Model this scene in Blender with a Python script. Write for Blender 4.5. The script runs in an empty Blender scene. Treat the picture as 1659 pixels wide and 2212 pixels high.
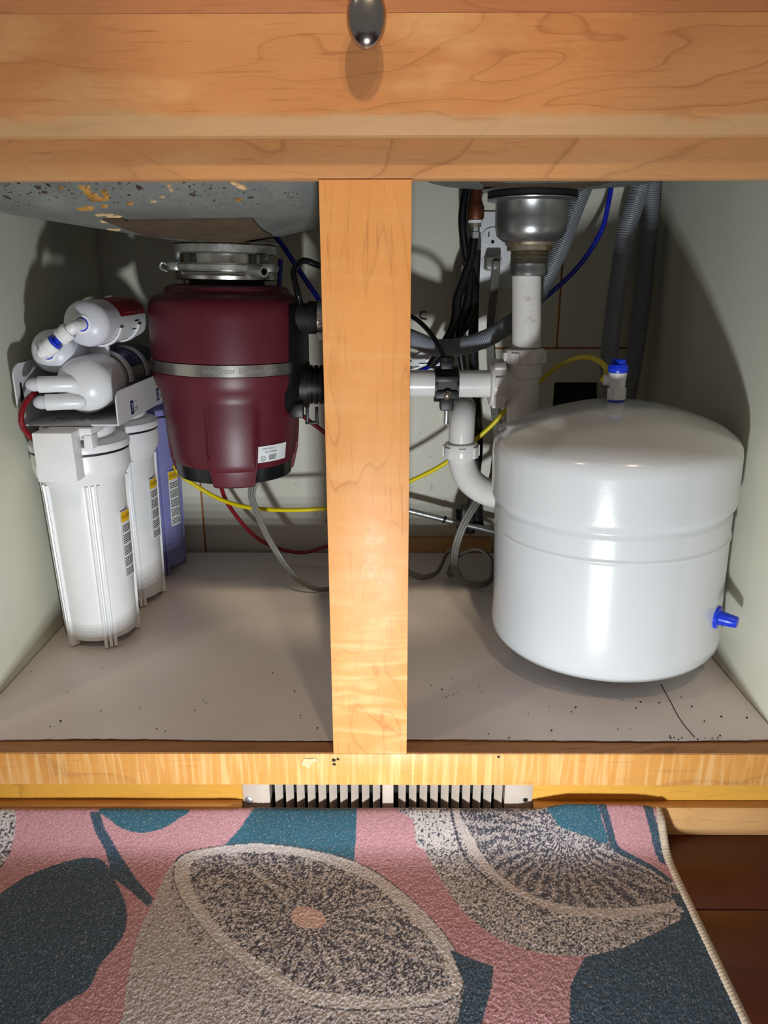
import bpy, bmesh, math, random
import numpy as np
from mathutils import Vector, Matrix

# ------------------------------------------------------------------ camera, world, lights, exposure
scene = bpy.context.scene
COL = scene.collection
CAM = np.array([0.0184, -0.6574, 0.4732]); PITCH = 0.3079; YAW = 0.0053; ROLL = -0.0016; FPX = 1599.2
cd = bpy.data.cameras.new('camera'); cam = bpy.data.objects.new('camera', cd); COL.objects.link(cam)
cd.sensor_fit = 'HORIZONTAL'; cd.sensor_width = 36.0; cd.lens = 36.0 * FPX / 1659.0
cd.clip_start = 0.01
cam.matrix_world = (Matrix.Translation(CAM.tolist()) @ Matrix.Rotation(YAW, 4, 'Z')
                    @ Matrix.Rotation(math.pi / 2 - PITCH, 4, 'X') @ Matrix.Rotation(ROLL, 4, 'Z'))
scene.camera = cam
scene.view_settings.view_transform = 'Standard'
scene.view_settings.look = 'None'
scene.view_settings.gamma = 1.0
scene.view_settings.use_curve_mapping = False
scene.view_settings.exposure = 0.0

w = bpy.data.worlds.new('kitchen_ambient'); scene.world = w; w.use_nodes = True
w.node_tree.nodes['Background'].inputs[0].default_value = (1.0, 0.90, 0.84, 1)
w.node_tree.nodes['Background'].inputs[1].default_value = 0.165


def light(name, kind, loc, target, energy, color, **kw):
    d = bpy.data.lights.new(name, kind); o = bpy.data.objects.new(name, d); COL.objects.link(o)
    d.energy = energy; d.color = color
    for k, v in kw.items():
        setattr(d, k, v)
    o.location = loc
    o.rotation_euler = (Vector(target) - Vector(loc)).to_track_quat('-Z', 'Y').to_euler()
    return o


# LED work lamp standing low on the rug in front of the cabinet: five rows of diodes
for k in range(5):
    zz = -0.102 + 0.0125 * k
    light('work_lamp_row', 'AREA', (0.03, -0.56, zz), (0.0, 0.3, zz + 0.28), 1.32, (0.90, 0.96, 1.0),
          shape='RECTANGLE', size=0.034, size_y=0.005)
# ceiling can lamps of the kitchen
light('ceiling_lamp_right', 'AREA', (0.42, -1.35, 2.2), (0.0, 0.0, 0.4), 7.5, (1.0, 0.76, 0.52), shape='DISK', size=0.12)
light('ceiling_lamp_left', 'AREA', (-1.2, -0.95, 2.2), (0.0, 0.1, 0.1), 4.5, (1.0, 0.78, 0.56), shape='DISK', size=0.14)
light('ceiling_spot', 'SPOT', (0.15, -1.30, 2.25), (0.015, -0.02, 0.715), 85.0, (1.0, 0.82, 0.58),
      spot_size=math.radians(11.0), spot_blend=0.16, shadow_soft_size=0.045)

# ------------------------------------------------------------------ survey helpers (real positions at real depths)
def _ray(px, py):
    u = px - 829.5; v = py - 1106; c, s = math.cos(ROLL), math.sin(ROLL)
    u, v = c * u + s * v, -s * u + c * v
    x = u / FPX; up = -v / FPX
    y = math.cos(PITCH) + math.sin(PITCH) * up; z = -math.sin(PITCH) + math.cos(PITCH) * up
    cy, sy = math.cos(YAW), math.sin(YAW)
    return np.array([cy * x - sy * y, sy * x + cy * y, z])


def at(px, py, y):
    d = _ray(px, py); return Vector(CAM + d * (y - CAM[1]) / d[1])


def atz(px, py, z):
    d = _ray(px, py); return Vector(CAM + d * (z - CAM[2]) / d[2])


def pts(lst):
    return [at(*p) for p in lst]


def lin(h):
    if isinstance(h, str):
        h = [int(h[i:i + 2], 16) / 255 for i in (0, 2, 4)]
        return tuple((c / 12.92 if c <= 0.04045 else ((c + 0.055) / 1.055) ** 2.4) for c in h)
    return tuple(h)


# ------------------------------------------------------------------ materials
class NT:
    def __init__(s, name):
        s.m = bpy.data.materials.new(name); s.m.use_nodes = True
        s.t = s.m.node_tree; s.p = s.t.nodes['Principled BSDF']; s.tc = None

    def n(s, typ, **kw):
        nd = s.t.nodes.new(typ)
        for k, v in kw.items():
            setattr(nd, k, v)
        return nd

    def l(s, a, b):
        s.t.links.new(a, b)

    def coord(s, scale=(1, 1, 1), rot=(0, 0, 0), loc=(0, 0, 0)):
        if s.tc is None:
            s.tc = s.n('ShaderNodeTexCoord')
        mp = s.n('ShaderNodeMapping'); mp.inputs['Scale'].default_value = scale
        mp.inputs['Rotation'].default_value = rot; mp.inputs['Location'].default_value = loc
        s.l(s.tc.outputs['Object'], mp.inputs[0]); return mp.outputs[0]

    def noise(s, vec, scale, detail=3, rough=0.5, dist=0.0):
        nd = s.n('ShaderNodeTexNoise'); nd.inputs['Scale'].default_value = scale
        nd.inputs['Detail'].default_value = detail; nd.inputs['Roughness'].default_value = rough
        nd.inputs['Distortion'].default_value = dist
        s.l(vec, nd.inputs['Vector']); return nd.outputs['Fac']

    def ramp(s, fac, stops):
        r = s.n('ShaderNodeValToRGB'); e = r.color_ramp.elements
        while len(e) < len(stops):
            e.new(0.5)
        for el, (p, c) in zip(e, stops):
            el.position = p
            c = lin(c) if isinstance(c, str) else (c if hasattr(c, '__len__') else (c, c, c))
            el.color = (*c, 1)
        s.l(fac, r.inputs[0]); return r.outputs[0]

    def mix(s, a, b, fac, mode='MIX'):
        mx = s.n('ShaderNodeMix', data_type='RGBA', blend_type=mode)
        for v, i in ((a, 6), (b, 7), (fac, 0)):
            if hasattr(v, 'is_linked') or isinstance(v, bpy.types.NodeSocket):
                s.l(v, mx.inputs[i])
            elif i == 0:
                mx.inputs[0].default_value = v
            else:
                c = lin(v) if not isinstance(v, (int, float)) else (v, v, v)
                mx.inputs[i].default_value = (*c, 1)
        return mx.outputs[2]

    def bump(s, h, strength=0.3, dist=0.001):
        b = s.n('ShaderNodeBump'); b.inputs['Strength'].default_value = strength; b.inputs['Distance'].default_value = dist
        s.l(h, b.inputs['Height']); s.l(b.outputs[0], s.p.inputs['Normal'])

    def set(s, color=None, rough=None, metal=None, **kw):
        if color is not None:
            if isinstance(color, bpy.types.NodeSocket):
                s.l(color, s.p.inputs['Base Color'])
            else:
                s.p.inputs['Base Color'].default_value = (*lin(color), 1)
        if rough is not None:
            if isinstance(rough, bpy.types.NodeSocket):
                s.l(rough, s.p.inputs['Roughness'])
            else:
                s.p.inputs['Roughness'].default_value = rough
        if metal is not None:
            s.p.inputs['Metallic'].default_value = metal
        for k, v in kw.items():
            s.p.inputs[k.replace('_', ' ')].default_value = v
        return s.m


def plain(name, color, rough=0.45, metal=0.0, var=0.10, scale=40, bump=0.0, dirt=None, dirt_amt=0.5, dirt_scale=18, **kw):
    t = NT(name); v = t.coord()
    n1 = t.noise(v, scale, 4)
    lo = [c * (1 - var) for c in lin(color)]; hi = [min(1, c * (1 + var)) for c in lin(color)]
    c = t.ramp(n1, [(0.3, lo), (0.7, hi)])
    if dirt:
        n2 = t.noise(v, dirt_scale, 6, 0.65)
        f = t.ramp(n2, [(1 - dirt_amt, 0.0), (min(1, 1 - dirt_amt + 0.12), 1.0)])
        c = t.mix(c, dirt, f)
    if bump:
        t.bump(t.noise(v, scale * 6, 3), bump, 0.0006)
    return t.set(c, rough, metal, **kw)


def wood(name, axis, light_c, mid_c, line_c, ring=9.0, curl=0.0, seed=0.0, rough=0.46, warp=0.25, haze=None, wear=None):
    t = NT(name)
    st = {'X': (0.32, 1, 1), 'Z': (1, 1, 0.32)}[axis]
    v = t.coord(st, loc=(seed, seed * 0.7, seed * 1.3))
    big = t.noise(v, 7.0, 3, 0.5, 0.4)
    # contour lines of a low noise = cathedral figure
    mul = t.n('ShaderNodeMath', operation='MULTIPLY'); t.l(big, mul.inputs[0]); mul.inputs[1].default_value = ring * 2.2
    fine = t.noise(v, 45.0, 3, 0.6)
    add = t.n('ShaderNodeMath', operation='MULTIPLY_ADD'); t.l(fine, add.inputs[0]); add.inputs[1].default_value = warp; t.l(mul.outputs[0], add.inputs[2])
    fr = t.n('ShaderNodeMath', operation='FRACT'); t.l(add.outputs[0], fr.inputs[0])
    base = t.ramp(t.noise(t.coord(st, loc=(seed + 3, 0, seed)), 5.0, 4, 0.6), [(0.32, mid_c), (0.66, light_c)])
    ringc = t.ramp(fr.outputs[0], [(0.0, 0.9), (0.035, 0.45), (0.09, 0.14), (0.45, 0.0), (0.962, 0.04), (1.0, 0.8)])
    amt = t.ramp(t.noise(t.coord(loc=(0, seed, 5)), 6.0, 2), [(0.36, 0.12), (0.62, 0.55)])
    f1 = t.n('ShaderNodeMath', operation='MULTIPLY'); t.l(ringc, f1.inputs[0]); t.l(amt, f1.inputs[1])
    c = t.mix(base, line_c, f1.outputs[0])
    # short pores along the grain
    ps = {'X': (14, 260, 260), 'Z': (260, 260, 14)}[axis]
    po = t.noise(t.coord(ps), 1.0, 3, 0.7)
    c = t.mix(c, line_c, t.ramp(po, [(0.58, 0.0), (0.78, 0.60)]))
    sp = t.noise(t.coord({'X': (60, 900, 900), 'Z': (900, 900, 60)}[axis]), 1.0, 2)
    c = t.mix(c, 'FFF0C8', t.ramp(sp, [(0.5, 0.0), (0.8, 0.20)]), 'SOFT_LIGHT')
    if curl > 0:
        cs = {'X': (150, 5, 9), 'Z': (14, 5, 75)}[axis]
        cu = t.noise(t.coord(cs), 1.0, 2, 0.5, 0.7)
        if axis == 'Z':        # curl figure only in the lower half of the stile
            sx = t.n('ShaderNodeSeparateXYZ'); t.l(t.tc.outputs['Object'], sx.inputs[0])
            k1 = t.n('ShaderNodeMapRange'); t.l(sx.outputs['Z'], k1.inputs[0])
            for q_, v_ in ((1, 0.20), (2, 0.34), (3, 1.0), (4, 0.25)):
                k1.inputs[q_].default_value = v_
            k2 = t.n('ShaderNodeMath', operation='MULTIPLY_ADD'); k3 = t.n('ShaderNodeMath', operation='SUBTRACT')
            t.l(cu, k3.inputs[0]); k3.inputs[1].default_value = 0.465
            t.l(k3.outputs[0], k2.inputs[0]); t.l(k1.outputs[0], k2.inputs[1]); k2.inputs[2].default_value = 0.465
            cu = k2.outputs[0]
        c = t.mix(c, 'FFE7B0', t.ramp(cu, [(0.47, 0.0), (0.66, curl)]))
        c = t.mix(c, mid_c, t.ramp(cu, [(0.30, curl * 0.8), (0.46, 0.0)]))
    if haze:
        hz = t.noise(t.coord((6, 6, 18), loc=(2, 1, seed)), 1.0, 5, 0.6)
        c = t.mix(c, haze, t.ramp(hz, [(0.55, 0.0), (0.70, 0.5)]))
    if wear:
        sx = t.n('ShaderNodeSeparateXYZ'); t.l(t.tc.outputs['Object'], sx.inputs[0])
        wn = t.noise(t.coord((9, 9, 9), loc=(4, 4, seed)), 1.0, 5, 0.65)
        k2 = t.n('ShaderNodeMath', operation='MULTIPLY_ADD'); t.l(wn, k2.inputs[0]); k2.inputs[1].default_value = -0.03; t.l(sx.outputs['Z'], k2.inputs[2])
        c = t.mix(c, wear[1], t.ramp(k2.outputs[0], [(wear[0] - 0.001, 0.62), (wear[0] + 0.001, 0.0)]))
    sc = t.noise(t.coord((30, 30, 30), loc=(seed, 9, 2)), 1.0, 6, 0.75)
    r = t.ramp(sc, [(0.35, rough - 0.05), (0.7, rough + 0.14)])
    t.bump(po, 0.12, 0.0003)
    return t.set(c, r, 0.0, Specular_IOR_Level=0.35)


M = {}
M['maple_drawer'] = wood('maple_drawer', 'X', 'D29864', 'BC7A48', '884E28', ring=7, seed=1.7, haze='DDAE78', wear=(0.695, 'BEA074'))
M['maple_drawer_top'] = wood('maple_drawer_top', 'X', 'C08256', 'B26E44', '82482A', ring=5, seed=4.4)
M['maple_rail'] = wood('maple_rail', 'X', 'CF9A68', 'B8804E', '80502E', ring=6, seed=7.1, haze='C9A070')
M['maple_stile'] = wood('maple_stile', 'Z', 'D89A5C', 'C58448', '87502A', ring=8, curl=0.18, seed=2.6)
M['maple_low'] = wood('maple_low', 'X', 'D49850', 'C28642', '96663A', ring=2, curl=0.24, seed=9.3)
M['maple_toe'] = wood('maple_toe', 'X', 'D6A044', 'C48E34', '8A5A20', ring=3, seed=5.5)
M['maple_strip'] = wood('maple_strip', 'X', 'D2A470', 'C09058', '8A5A30', ring=4, seed=6.2, rough=0.45)
M['raw_edge'] = wood('raw_edge', 'X', 'BE8A60', 'A0704A', '4A2E1C', ring=5, seed=3.3, rough=0.7)
M['plank'] = wood('plank', 'X', '5A2A18', '3E1A10', '200C08', ring=5, seed=8.8, rough=0.30)


def wall_mat(name, c, spots='8A8068', amt=0.30, seed=0.0):
    t = NT(name); v = t.coord(loc=(seed, 0, 0))
    n1 = t.noise(v, 5, 4)
    col = t.ramp(n1, [(0.3, [x * 0.93 for x in lin(c)]), (0.7, [min(1, x * 1.04) for x in lin(c)])])
    n2 = t.noise(t.coord(loc=(seed, 4, 2)), 60, 5, 0.7)
    n3 = t.noise(t.coord((1, 1, 0.4), loc=(1, seed, 2)), 7, 4, 0.6)
    a = t.n('ShaderNodeMath', operation='MULTIPLY'); t.l(t.ramp(n2, [(0.60, 0.0), (0.72, 1.0)]), a.inputs[0])
    t.l(t.ramp(n3, [(0.50, 0.0), (0.68, amt * 2)]), a.inputs[1])
    col = t.mix(col, spots, a.outputs[0])
    t.bump(t.noise(v, 260, 3), 0.15, 0.0005)
    return t.set(col, 0.42)


M['wall'] = wall_mat('painted_panel', 'D6D5C4', seed=0.0, amt=0.15)
M['back'] = wall_mat('painted_back_panel', 'D9D6C6', spots='55503E', seed=2.0, amt=0.5)
M['seam'] = plain('seam_brown', 'A06A34', 0.8, var=0.3)
M['liner'] = plain('vinyl_liner', 'E0D6D2', 0.40, var=0.05, scale=9, bump=0.1)
M['white_plastic'] = plain('white_plastic', 'E6E7E8', 0.32, var=0.02)
M['white_fitting'] = plain('white_fitting', 'ECECEC', 0.28, var=0.02)
M['pvc'] = plain('white_pvc', 'DEDAD4', 0.30, var=0.04, dirt='A08558', dirt_amt=0.40, dirt_scale=22)
M['pvc_clean'] = plain('white_pvc_clean', 'E0DEDA', 0.28, var=0.03, dirt='B0A48C', dirt_amt=0.33, dirt_scale=30)
M['frosted'] = plain('frosted_plastic', 'D6D7DE', 0.35, var=0.03, Subsurface_Weight=0.15, Subsurface_Scale=0.01)
M['silver_wrap'] = plain('silver_wrap', 'B9B2AE', 0.30, 0.55, var=0.06)
M['red_print'] = plain('red_print', 'A01526', 0.35, var=0.06)
M['navy_print'] = plain('navy_print', '14265E', 0.30, var=0.08)
M['white_print'] = plain('white_print', 'E4E6E6', 0.4, var=0.02)
M['black_print'] = plain('black_print', '1A1A1E', 0.6)
M['grey_print'] = plain('grey_print', '8A8C90', 0.6)
M['yellow_print'] = plain('yellow_print', 'E8B810', 0.45)
M['bracket'] = plain('bracket_steel', 'DADBDC', 0.35, var=0.02)
M['blue_clear'] = plain('blue_clear_plastic', '9C9EDA', 0.15, var=0.05, Transmission_Weight=0.35, IOR=1.3)
M['blue_dark'] = plain('blue_base', '22245E', 0.25)
M['cartridge'] = plain('cartridge', 'AEB0D6', 0.6)
M['blue'] = plain('blue_plastic', '0B35C8', 0.30, var=0.04)
M['blue_tube'] = plain('blue_tube', '0C1FA8', 0.28)
M['yellow_tube'] = plain('yellow_tube', 'E2CE08', 0.30, var=0.03)
M['red_tube'] = plain('red_tube', '7E0E1C', 0.25)
M['black_tube'] = plain('black_tube', '0E1012', 0.25)
M['black_plastic'] = plain('black_plastic', '070708', 0.45)
M['black_rubber'] = plain('black_rubber', '0A0A0B', 0.7)
M['grey_hose'] = plain('grey_hose', '858890', 0.42, var=0.06)
M['grey_cord'] = plain('grey_cord', '77756E', 0.35)
M['maroon'] = plain('maroon_enamel', '581322', 0.42, var=0.05, bump=0.10, scale=80)
M['steel'] = plain('brushed_steel', 'C6C4BE', 0.28, 1.0, var=0.06)
M['zinc'] = plain('cast_zinc', 'B4B6B2', 0.42, 0.9, var=0.22, scale=90, bump=0.35, dirt='3A342C', dirt_amt=0.36)
M['chrome'] = plain('nickel', 'B4B0AC', 0.20, 1.0, var=0.03)
M['stainless'] = plain('strainer_steel', '9B9D9E', 0.33, 0.9, var=0.10, dirt='5E5A50', dirt_amt=0.36)
M['brass'] = plain('old_brass', '9A917C', 0.5, 0.7, var=0.25, dirt='6A5232', dirt_amt=0.45, dirt_scale=60)
M['copper'] = plain('old_copper', '6A3C26', 0.48, 0.6, var=0.2, dirt='3A2016', dirt_amt=0.4)
M['pad'] = plain('fibre_pad', '4E3F2E', 0.85, var=0.22, scale=60, bump=0.4, dirt='4A3A28', dirt_amt=0.4)
M['dark_void'] = plain('dark_void', '060505', 0.9)
M['black_line'] = plain('o_ring', '17171C', 0.5)
M['clear_film'] = plain('clear_tape', 'D2B48A', 0.25, var=0.1)
M['tank'] = None
t = NT('white_enamel'); v = t.coord(); t.bump(t.noise(v, 220, 3, 0.6), 0.10, 0.0006)
M['tank'] = t.set(t.ramp(t.noise(v, 6, 3), [(0.3, lin('C6CACC')), (0.7, lin('CDD0D1'))]), 0.22, 0.0, Coat_Weight=0.5, Coat_Roughness=0.10)
# sink undercoat: grey stippled paint with rust freckles and old glue
t = NT('sink_undercoat'); v = t.coord()
base = t.ramp(t.noise(v, 14, 4), [(0.3, '626662'), (0.7, '7C807B')])
lowz = t.n('ShaderNodeSeparateXYZ'); t.l(t.tc.outputs['Object'], lowz.inputs[0])
mr = t.n('ShaderNodeMapRange'); t.l(lowz.outputs['Y'], mr.inputs[0])
mr.inputs[1].default_value = 0.16; mr.inputs[2].default_value = 0.05; mr.inputs[3].default_value = 0.06; mr.inputs[4].default_value = 1.0
fr1 = t.ramp(t.noise(v, 170, 4, 0.7), [(0.585, 0.0), (0.66, 0.9)])
fr2 = t.ramp(t.noise(v, 22, 4, 0.6), [(0.40, 0.10), (0.62, 0.95)])
mm = t.n('ShaderNodeMath', operation='MULTIPLY'); t.l(fr1, mm.inputs[0]); t.l(fr2, mm.inputs[1])
mm2 = t.n('ShaderNodeMath', operation='MULTIPLY'); t.l(mm.outputs[0], mm2.inputs[0]); t.l(mr.outputs[0], mm2.inputs[1])
c = t.mix(base, '4A3A2E', mm2.outputs[0])
wr = t.ramp(t.noise(t.coord(loc=(3, 1, 4)), 34, 5, 0.65), [(0.60, 0.0), (0.75, 0.7)])
mm3 = t.n('ShaderNodeMath', operation='MULTIPLY'); t.l(wr, mm3.inputs[0]); t.l(mr.outputs[0], mm3.inputs[1])
c = t.mix(c, '6A5440', mm3.outputs[0])
t.bump(t.noise(v, 300, 4, 0.7), 0.7, 0.0012)
M['sink'] = t.set(c, 0.5)
M['glue'] = plain('old_glue', 'B08038', 0.7, var=0.35, scale=120, bump=0.5)
M['glue_pale'] = plain('pale_glue', 'D2B080', 0.7, var=0.25, scale=120, bump=0.5)
M['rust'] = plain('rust', '44301F', 0.8, var=0.4, scale=90)
M['vent'] = plain('vent_paint', 'B4A698', 0.5, var=0.08, dirt='6A5C4C', dirt_amt=0.36, dirt_scale=60)
# braided hose
t = NT('black_braid'); v = t.coord(); wv = t.n('ShaderNodeTexVoronoi'); wv.inputs['Scale'].default_value = 620; t.l(v, wv.inputs['Vector'])
M['braid'] = t.set(t.ramp(wv.outputs['Distance'], [(0.0, '5A6A70'), (0.25, '15181A'), (0.6, '050506')]), 0.35)
# rug pile, colour from the woven print stored on the mesh
t = NT('printed_pile'); v = t.coord()
at_ = t.n('ShaderNodeVertexColor'); at_.layer_name = 'print'
n1 = t.noise(v, 1150, 2, 0.7); n2 = t.noise(t.coord((1100, 420, 900)), 1.0, 2, 0.6)
c = t.mix(at_.outputs[0], 0.0, t.ramp(n1, [(0.34, 0.50), (0.52, 0.0)]))
c = t.mix(c, 'F2E4DC', t.ramp(n2, [(0.58, 0.0), (0.78, 0.50)]))
t.bump(n1, 0.7, 0.0013)
M['rug'] = t.set(c, 0.75, Sheen_Weight=0.25)
M['binding'] = plain('rug_binding', 'B8A894', 0.8, var=0.15, scale=300, bump=0.6)

# ------------------------------------------------------------------ mesh helpers
class MB:
    def __init__(s):
        s.v = []; s.f = []

    def add(s, verts, faces, mat=None):
        o = len(s.v)
        s.v.extend([tuple((mat @ Vector(p)) if mat else p) for p in verts])
        s.f.extend([tuple(i + o for i in f) for f in faces]); return s

    def box(s, x0, x1, y0, y1, z0, z1, bev=0.0, mat=None, seg=2):
        bm = bmesh.new(); bmesh.ops.create_cube(bm, size=1)
        for vv in bm.verts:
            vv.co = Vector(((x0 + x1) / 2 + vv.co.x * (x1 - x0), (y0 + y1) / 2 + vv.co.y * (y1 - y0), (z0 + z1) / 2 + vv.co.z * (z1 - z0)))
        if bev > 0:
            bmesh.ops.bevel(bm, geom=list(bm.edges), offset=bev, segments=seg, affect='EDGES', profile=0.5)
        bm.verts.index_update()
        s.add([v.co[:] for v in bm.verts], [[v.index for v in f.verts] for f in bm.faces], mat); bm.free(); return s

    def lathe(s, prof, n=48, mat=None, rfun=None, cap=True):
        vs = []; fs = []
        for r, z in prof:
            for k in range(n):
                a = 2 * math.pi * k / n
                rr = r * (rfun(a, z) if rfun else 1)
                vs.append((rr * math.cos(a), rr * math.sin(a), z))
        for i in range(len(prof) - 1):
            for k in range(n):
                k2 = (k + 1) % n
                fs.append((i * n + k, i * n + k2, (i + 1) * n + k2, (i + 1) * n + k))
        if cap:
            if prof[0][0] > 1e-5:
                fs.append(tuple(range(n))[::-1])
            if prof[-1][0] > 1e-5:
                fs.append(tuple((len(prof) - 1) * n + k for k in range(n)))
        return s.add(vs, fs, mat)

    def sweep(s, path, sect, cap=True, scale=None, up=(0, 0, 1), twist=None):
        # sect: list of (a, b) in the frame; path: dense list of Vector
        P = [Vector(p) for p in path]; n = len(P); m = len(sect)
        T = [((P[min(i + 1, n - 1)] - P[max(i - 1, 0)]).normalized()) for i in range(n)]
        u = Vector(up)
        if abs(u.dot(T[0])) > 0.95:
            u = Vector((1, 0, 0))
        A = (u - T[0] * u.dot(T[0])).normalized()
        vs = []
        for i in range(n):
            A = (A - T[i] * A.dot(T[i])).normalized(); B = T[i].cross(A)
            k = scale(i / (n - 1), i) if scale else 1.0
            a0, b0 = A, B
            if twist:
                th = twist(i / (n - 1)); a0 = A * math.cos(th) + B * math.sin(th); b0 = B * math.cos(th) - A * math.sin(th)
            for (a, b) in sect:
                vs.append((P[i] + a0 * (a * k) + b0 * (b * k))[:])
        fs = []
        for i in range(n - 1):
            for j in range(m):
                j2 = (j + 1) % m
                fs.append((i * m + j, i * m + j2, (i + 1) * m + j2, (i + 1) * m + j))
        if cap:
            fs.append(tuple(range(m))[::-1]); fs.append(tuple((n - 1) * m + j for j in range(m)))
        return s.add(vs, fs)

    def tube(s, path, r, n=12, step=0.006, **kw):
        p = spline(path, step) if len(path) > 2 else [Vector(q) for q in path]
        return s.sweep(p, [(r * math.cos(2 * math.pi * k / n), r * math.sin(2 * math.pi * k / n)) for k in range(n)], **kw)

    def cyl(s, a, b, r, n=24, r2=None):
        a, b = Vector(a), Vector(b); r2 = r if r2 is None else r2
        q = (b - a).to_track_quat('Z', 'Y').to_matrix().to_4x4(); L = (b - a).length
        return s.lathe([(r, 0), (r2, L)], n, Matrix.Translation(a) @ q)

    def prism(s, poly, y0, y1, mat=None):
        n = len(poly)
        vs = [(x, y0, z) for x, z in poly] + [(x, y1, z) for x, z in poly]
        fs = [tuple(range(n)), tuple(range(2 * n - 1, n - 1, -1))]
        fs += [((i + 1) % n, i, n + i, n + (i + 1) % n) for i in range(n)]
        return s.add(vs, fs, mat)


def spline(p, step=0.006):
    P = [Vector(q) for q in p]; P = [P[0] * 2 - P[1]] + P + [P[-1] * 2 - P[-2]]; out = []
    for i in range(1, len(P) - 2):
        p0, p1, p2, p3 = P[i - 1:i + 3]; k = max(2, int((p2 - p1).length / step))
        for j in range(k):
            t = j / k
            out.append(0.5 * ((2 * p1) + (p2 - p0) * t + (2 * p0 - 5 * p1 + 4 * p2 - p3) * t * t + (3 * p1 - p0 - 3 * p2 + p3) * t ** 3))
    out.append(P[-2]); return out


def obj(name, mb, mat, parent=None, local=False, smooth=True, angle=38):
    me = bpy.data.meshes.new(name)
    off = Vector((0, 0, 0))
    if parent is not None and not local:
        inv = world_of(parent).inverted()
        me.from_pydata([(inv @ Vector(v))[:] for v in mb.v], [], mb.f)
    else:
        me.from_pydata(mb.v, [], mb.f)
    bm = bmesh.new(); bm.from_mesh(me); bmesh.ops.recalc_face_normals(bm, faces=list(bm.faces)); bm.to_mesh(me); bm.free()
    me.validate(); me.update()
    if smooth:
        me.polygons.foreach_set('use_smooth', [True] * len(me.polygons)); me.set_sharp_from_angle(angle=math.radians(angle))
    me.materials.append(M[mat] if isinstance(mat, str) else mat)
    o = bpy.data.objects.new(name, me); COL.objects.link(o)
    if parent is not None:
        o.parent = parent
    return o


def world_of(o):
    m = Matrix.Translation(o.location) @ o.rotation_euler.to_matrix().to_4x4()
    return world_of(o.parent) @ m if o.parent else m


def thing(name, label, cat, loc=(0, 0, 0), rot=(0, 0, 0), group=None):
    o = bpy.data.objects.new(name, None); COL.objects.link(o); o.location = loc; o.rotation_euler = rot
    o.empty_display_size = 0.03
    return tag(o, label, cat, group)


def tag(o, label, cat, group=None):
    o['label'] = label; o['category'] = cat
    if group:
        o['group'] = group
    return o


def struct(o):
    o['kind'] = 'structure'; return o


def circ(r, n):
    return [(r * math.cos(2 * math.pi * k / n), r * math.sin(2 * math.pi * k / n)) for k in range(n)]


def text2d(s, size, width=None):
    cu = bpy.data.curves.new('t', 'FONT'); cu.body = s; cu.size = size; cu.align_x = 'CENTER'; cu.align_y = 'CENTER'; cu.resolution_u = 3
    o = bpy.data.objects.new('t', cu); COL.objects.link(o)
    dg = bpy.context.evaluated_depsgraph_get(); me = bpy.data.meshes.new_from_object(o.evaluated_get(dg))
    vs = [v.co.copy() for v in me.vertices]; fs = [tuple(p.vertices) for p in me.polygons]
    bpy.data.objects.remove(o); bpy.data.curves.remove(cu); bpy.data.meshes.remove(me)
    if width and vs:
        w0 = max(v.x for v in vs) - min(v.x for v in vs); k = width / w0
        vs = [Vector((v.x * k, v.y, 0)) for v in vs]
    return [(v.x, v.y) for v in vs], fs


def mapped(flat, fn):
    mb = MB(); vs, fs = flat; return mb.add([tuple(fn(x, y)) for x, y in vs], fs)


def rect2d(x0, x1, y0, y1, n=8):
    vs = []; fs = []
    for i in range(n + 1):
        x = x0 + (x1 - x0) * i / n; vs += [(x, y0), (x, y1)]
    for i in range(n):
        fs.append((2 * i, 2 * i + 2, 2 * i + 3, 2 * i + 1))
    return vs, fs


def merge2d(lst):
    vs = []; fs = []
    for a, b in lst:
        o = len(vs); vs += a; fs += [tuple(i + o for i in f) for f in b]
    return vs, fs


# ------------------------------------------------------------------ cabinet (large structure)
HW = 0.438; XC = -0.0015; LX = XC - HW; RX = XC + HW; BY = 0.582; H = 0.549
cab = thing('sink_cabinet', 'honey maple sink base cabinet standing open with doors removed, painted white inside', 'cabinet', (0, 0, -0.118))
FH = 0.0381
obj('stile', MB().box(-FH, FH, 0, 0.019, 0.0002, H - 0.0002, 0.0006), 'maple_stile', cab)
obj('top_rail', MB().box(LX - 0.02, RX + 0.02, 0.0, 0.019, H, 0.62, 0.0022), 'maple_rail', cab)
obj('bottom_rail', MB().box(LX - 0.02, RX + 0.02, 0.0, 0.019, -0.0385, 0.0, 0.001), 'maple_low', cab)
obj('rail_edge', MB().box(LX, -FH - 0.0005, 0.0012, 0.0186, 0.0001, 0.0006).box(FH + 0.0005, RX, 0.0012, 0.0186, 0.0001, 0.0006), 'raw_edge', cab)
# false drawer front: chamfered lower edge, glued upper board, knob
dz0 = 0.5787
mb = MB()
poly = [(-0.0005, dz0), (-0.0150, dz0), (-0.0195, dz0 + 0.0135), (-0.0195, 0.6602), (-0.0005, 0.6602)]
vs = [(LX - 0.02, y, z) for y, z in poly] + [(RX + 0.02, y, z) for y, z in poly]
mb.add(vs, [(0, 1, 2, 3, 4), (9, 8, 7, 6, 5)] + [(i, 5 + i, 5 + (i + 1) % 5, (i + 1) % 5) for i in range(5)])
drawer = obj('drawer_front', mb, 'maple_drawer', cab, angle=8)
obj('upper_board', MB().box(LX - 0.02, RX + 0.02, -0.0198, -0.0005, 0.6604, 0.735, 0.0006), 'maple_drawer_top', drawer)
kc = Vector((0.003, 0, 0.6515)); mb = MB()
mb.lathe([(0.0075, 0), (0.006, 0.004), (0.0052, 0.010), (0.0065, 0.016)], 20, Matrix.Translation((kc.x, -0.0193, kc.z)) @ Matrix.Rotation(math.pi / 2, 4, 'X'))
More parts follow.
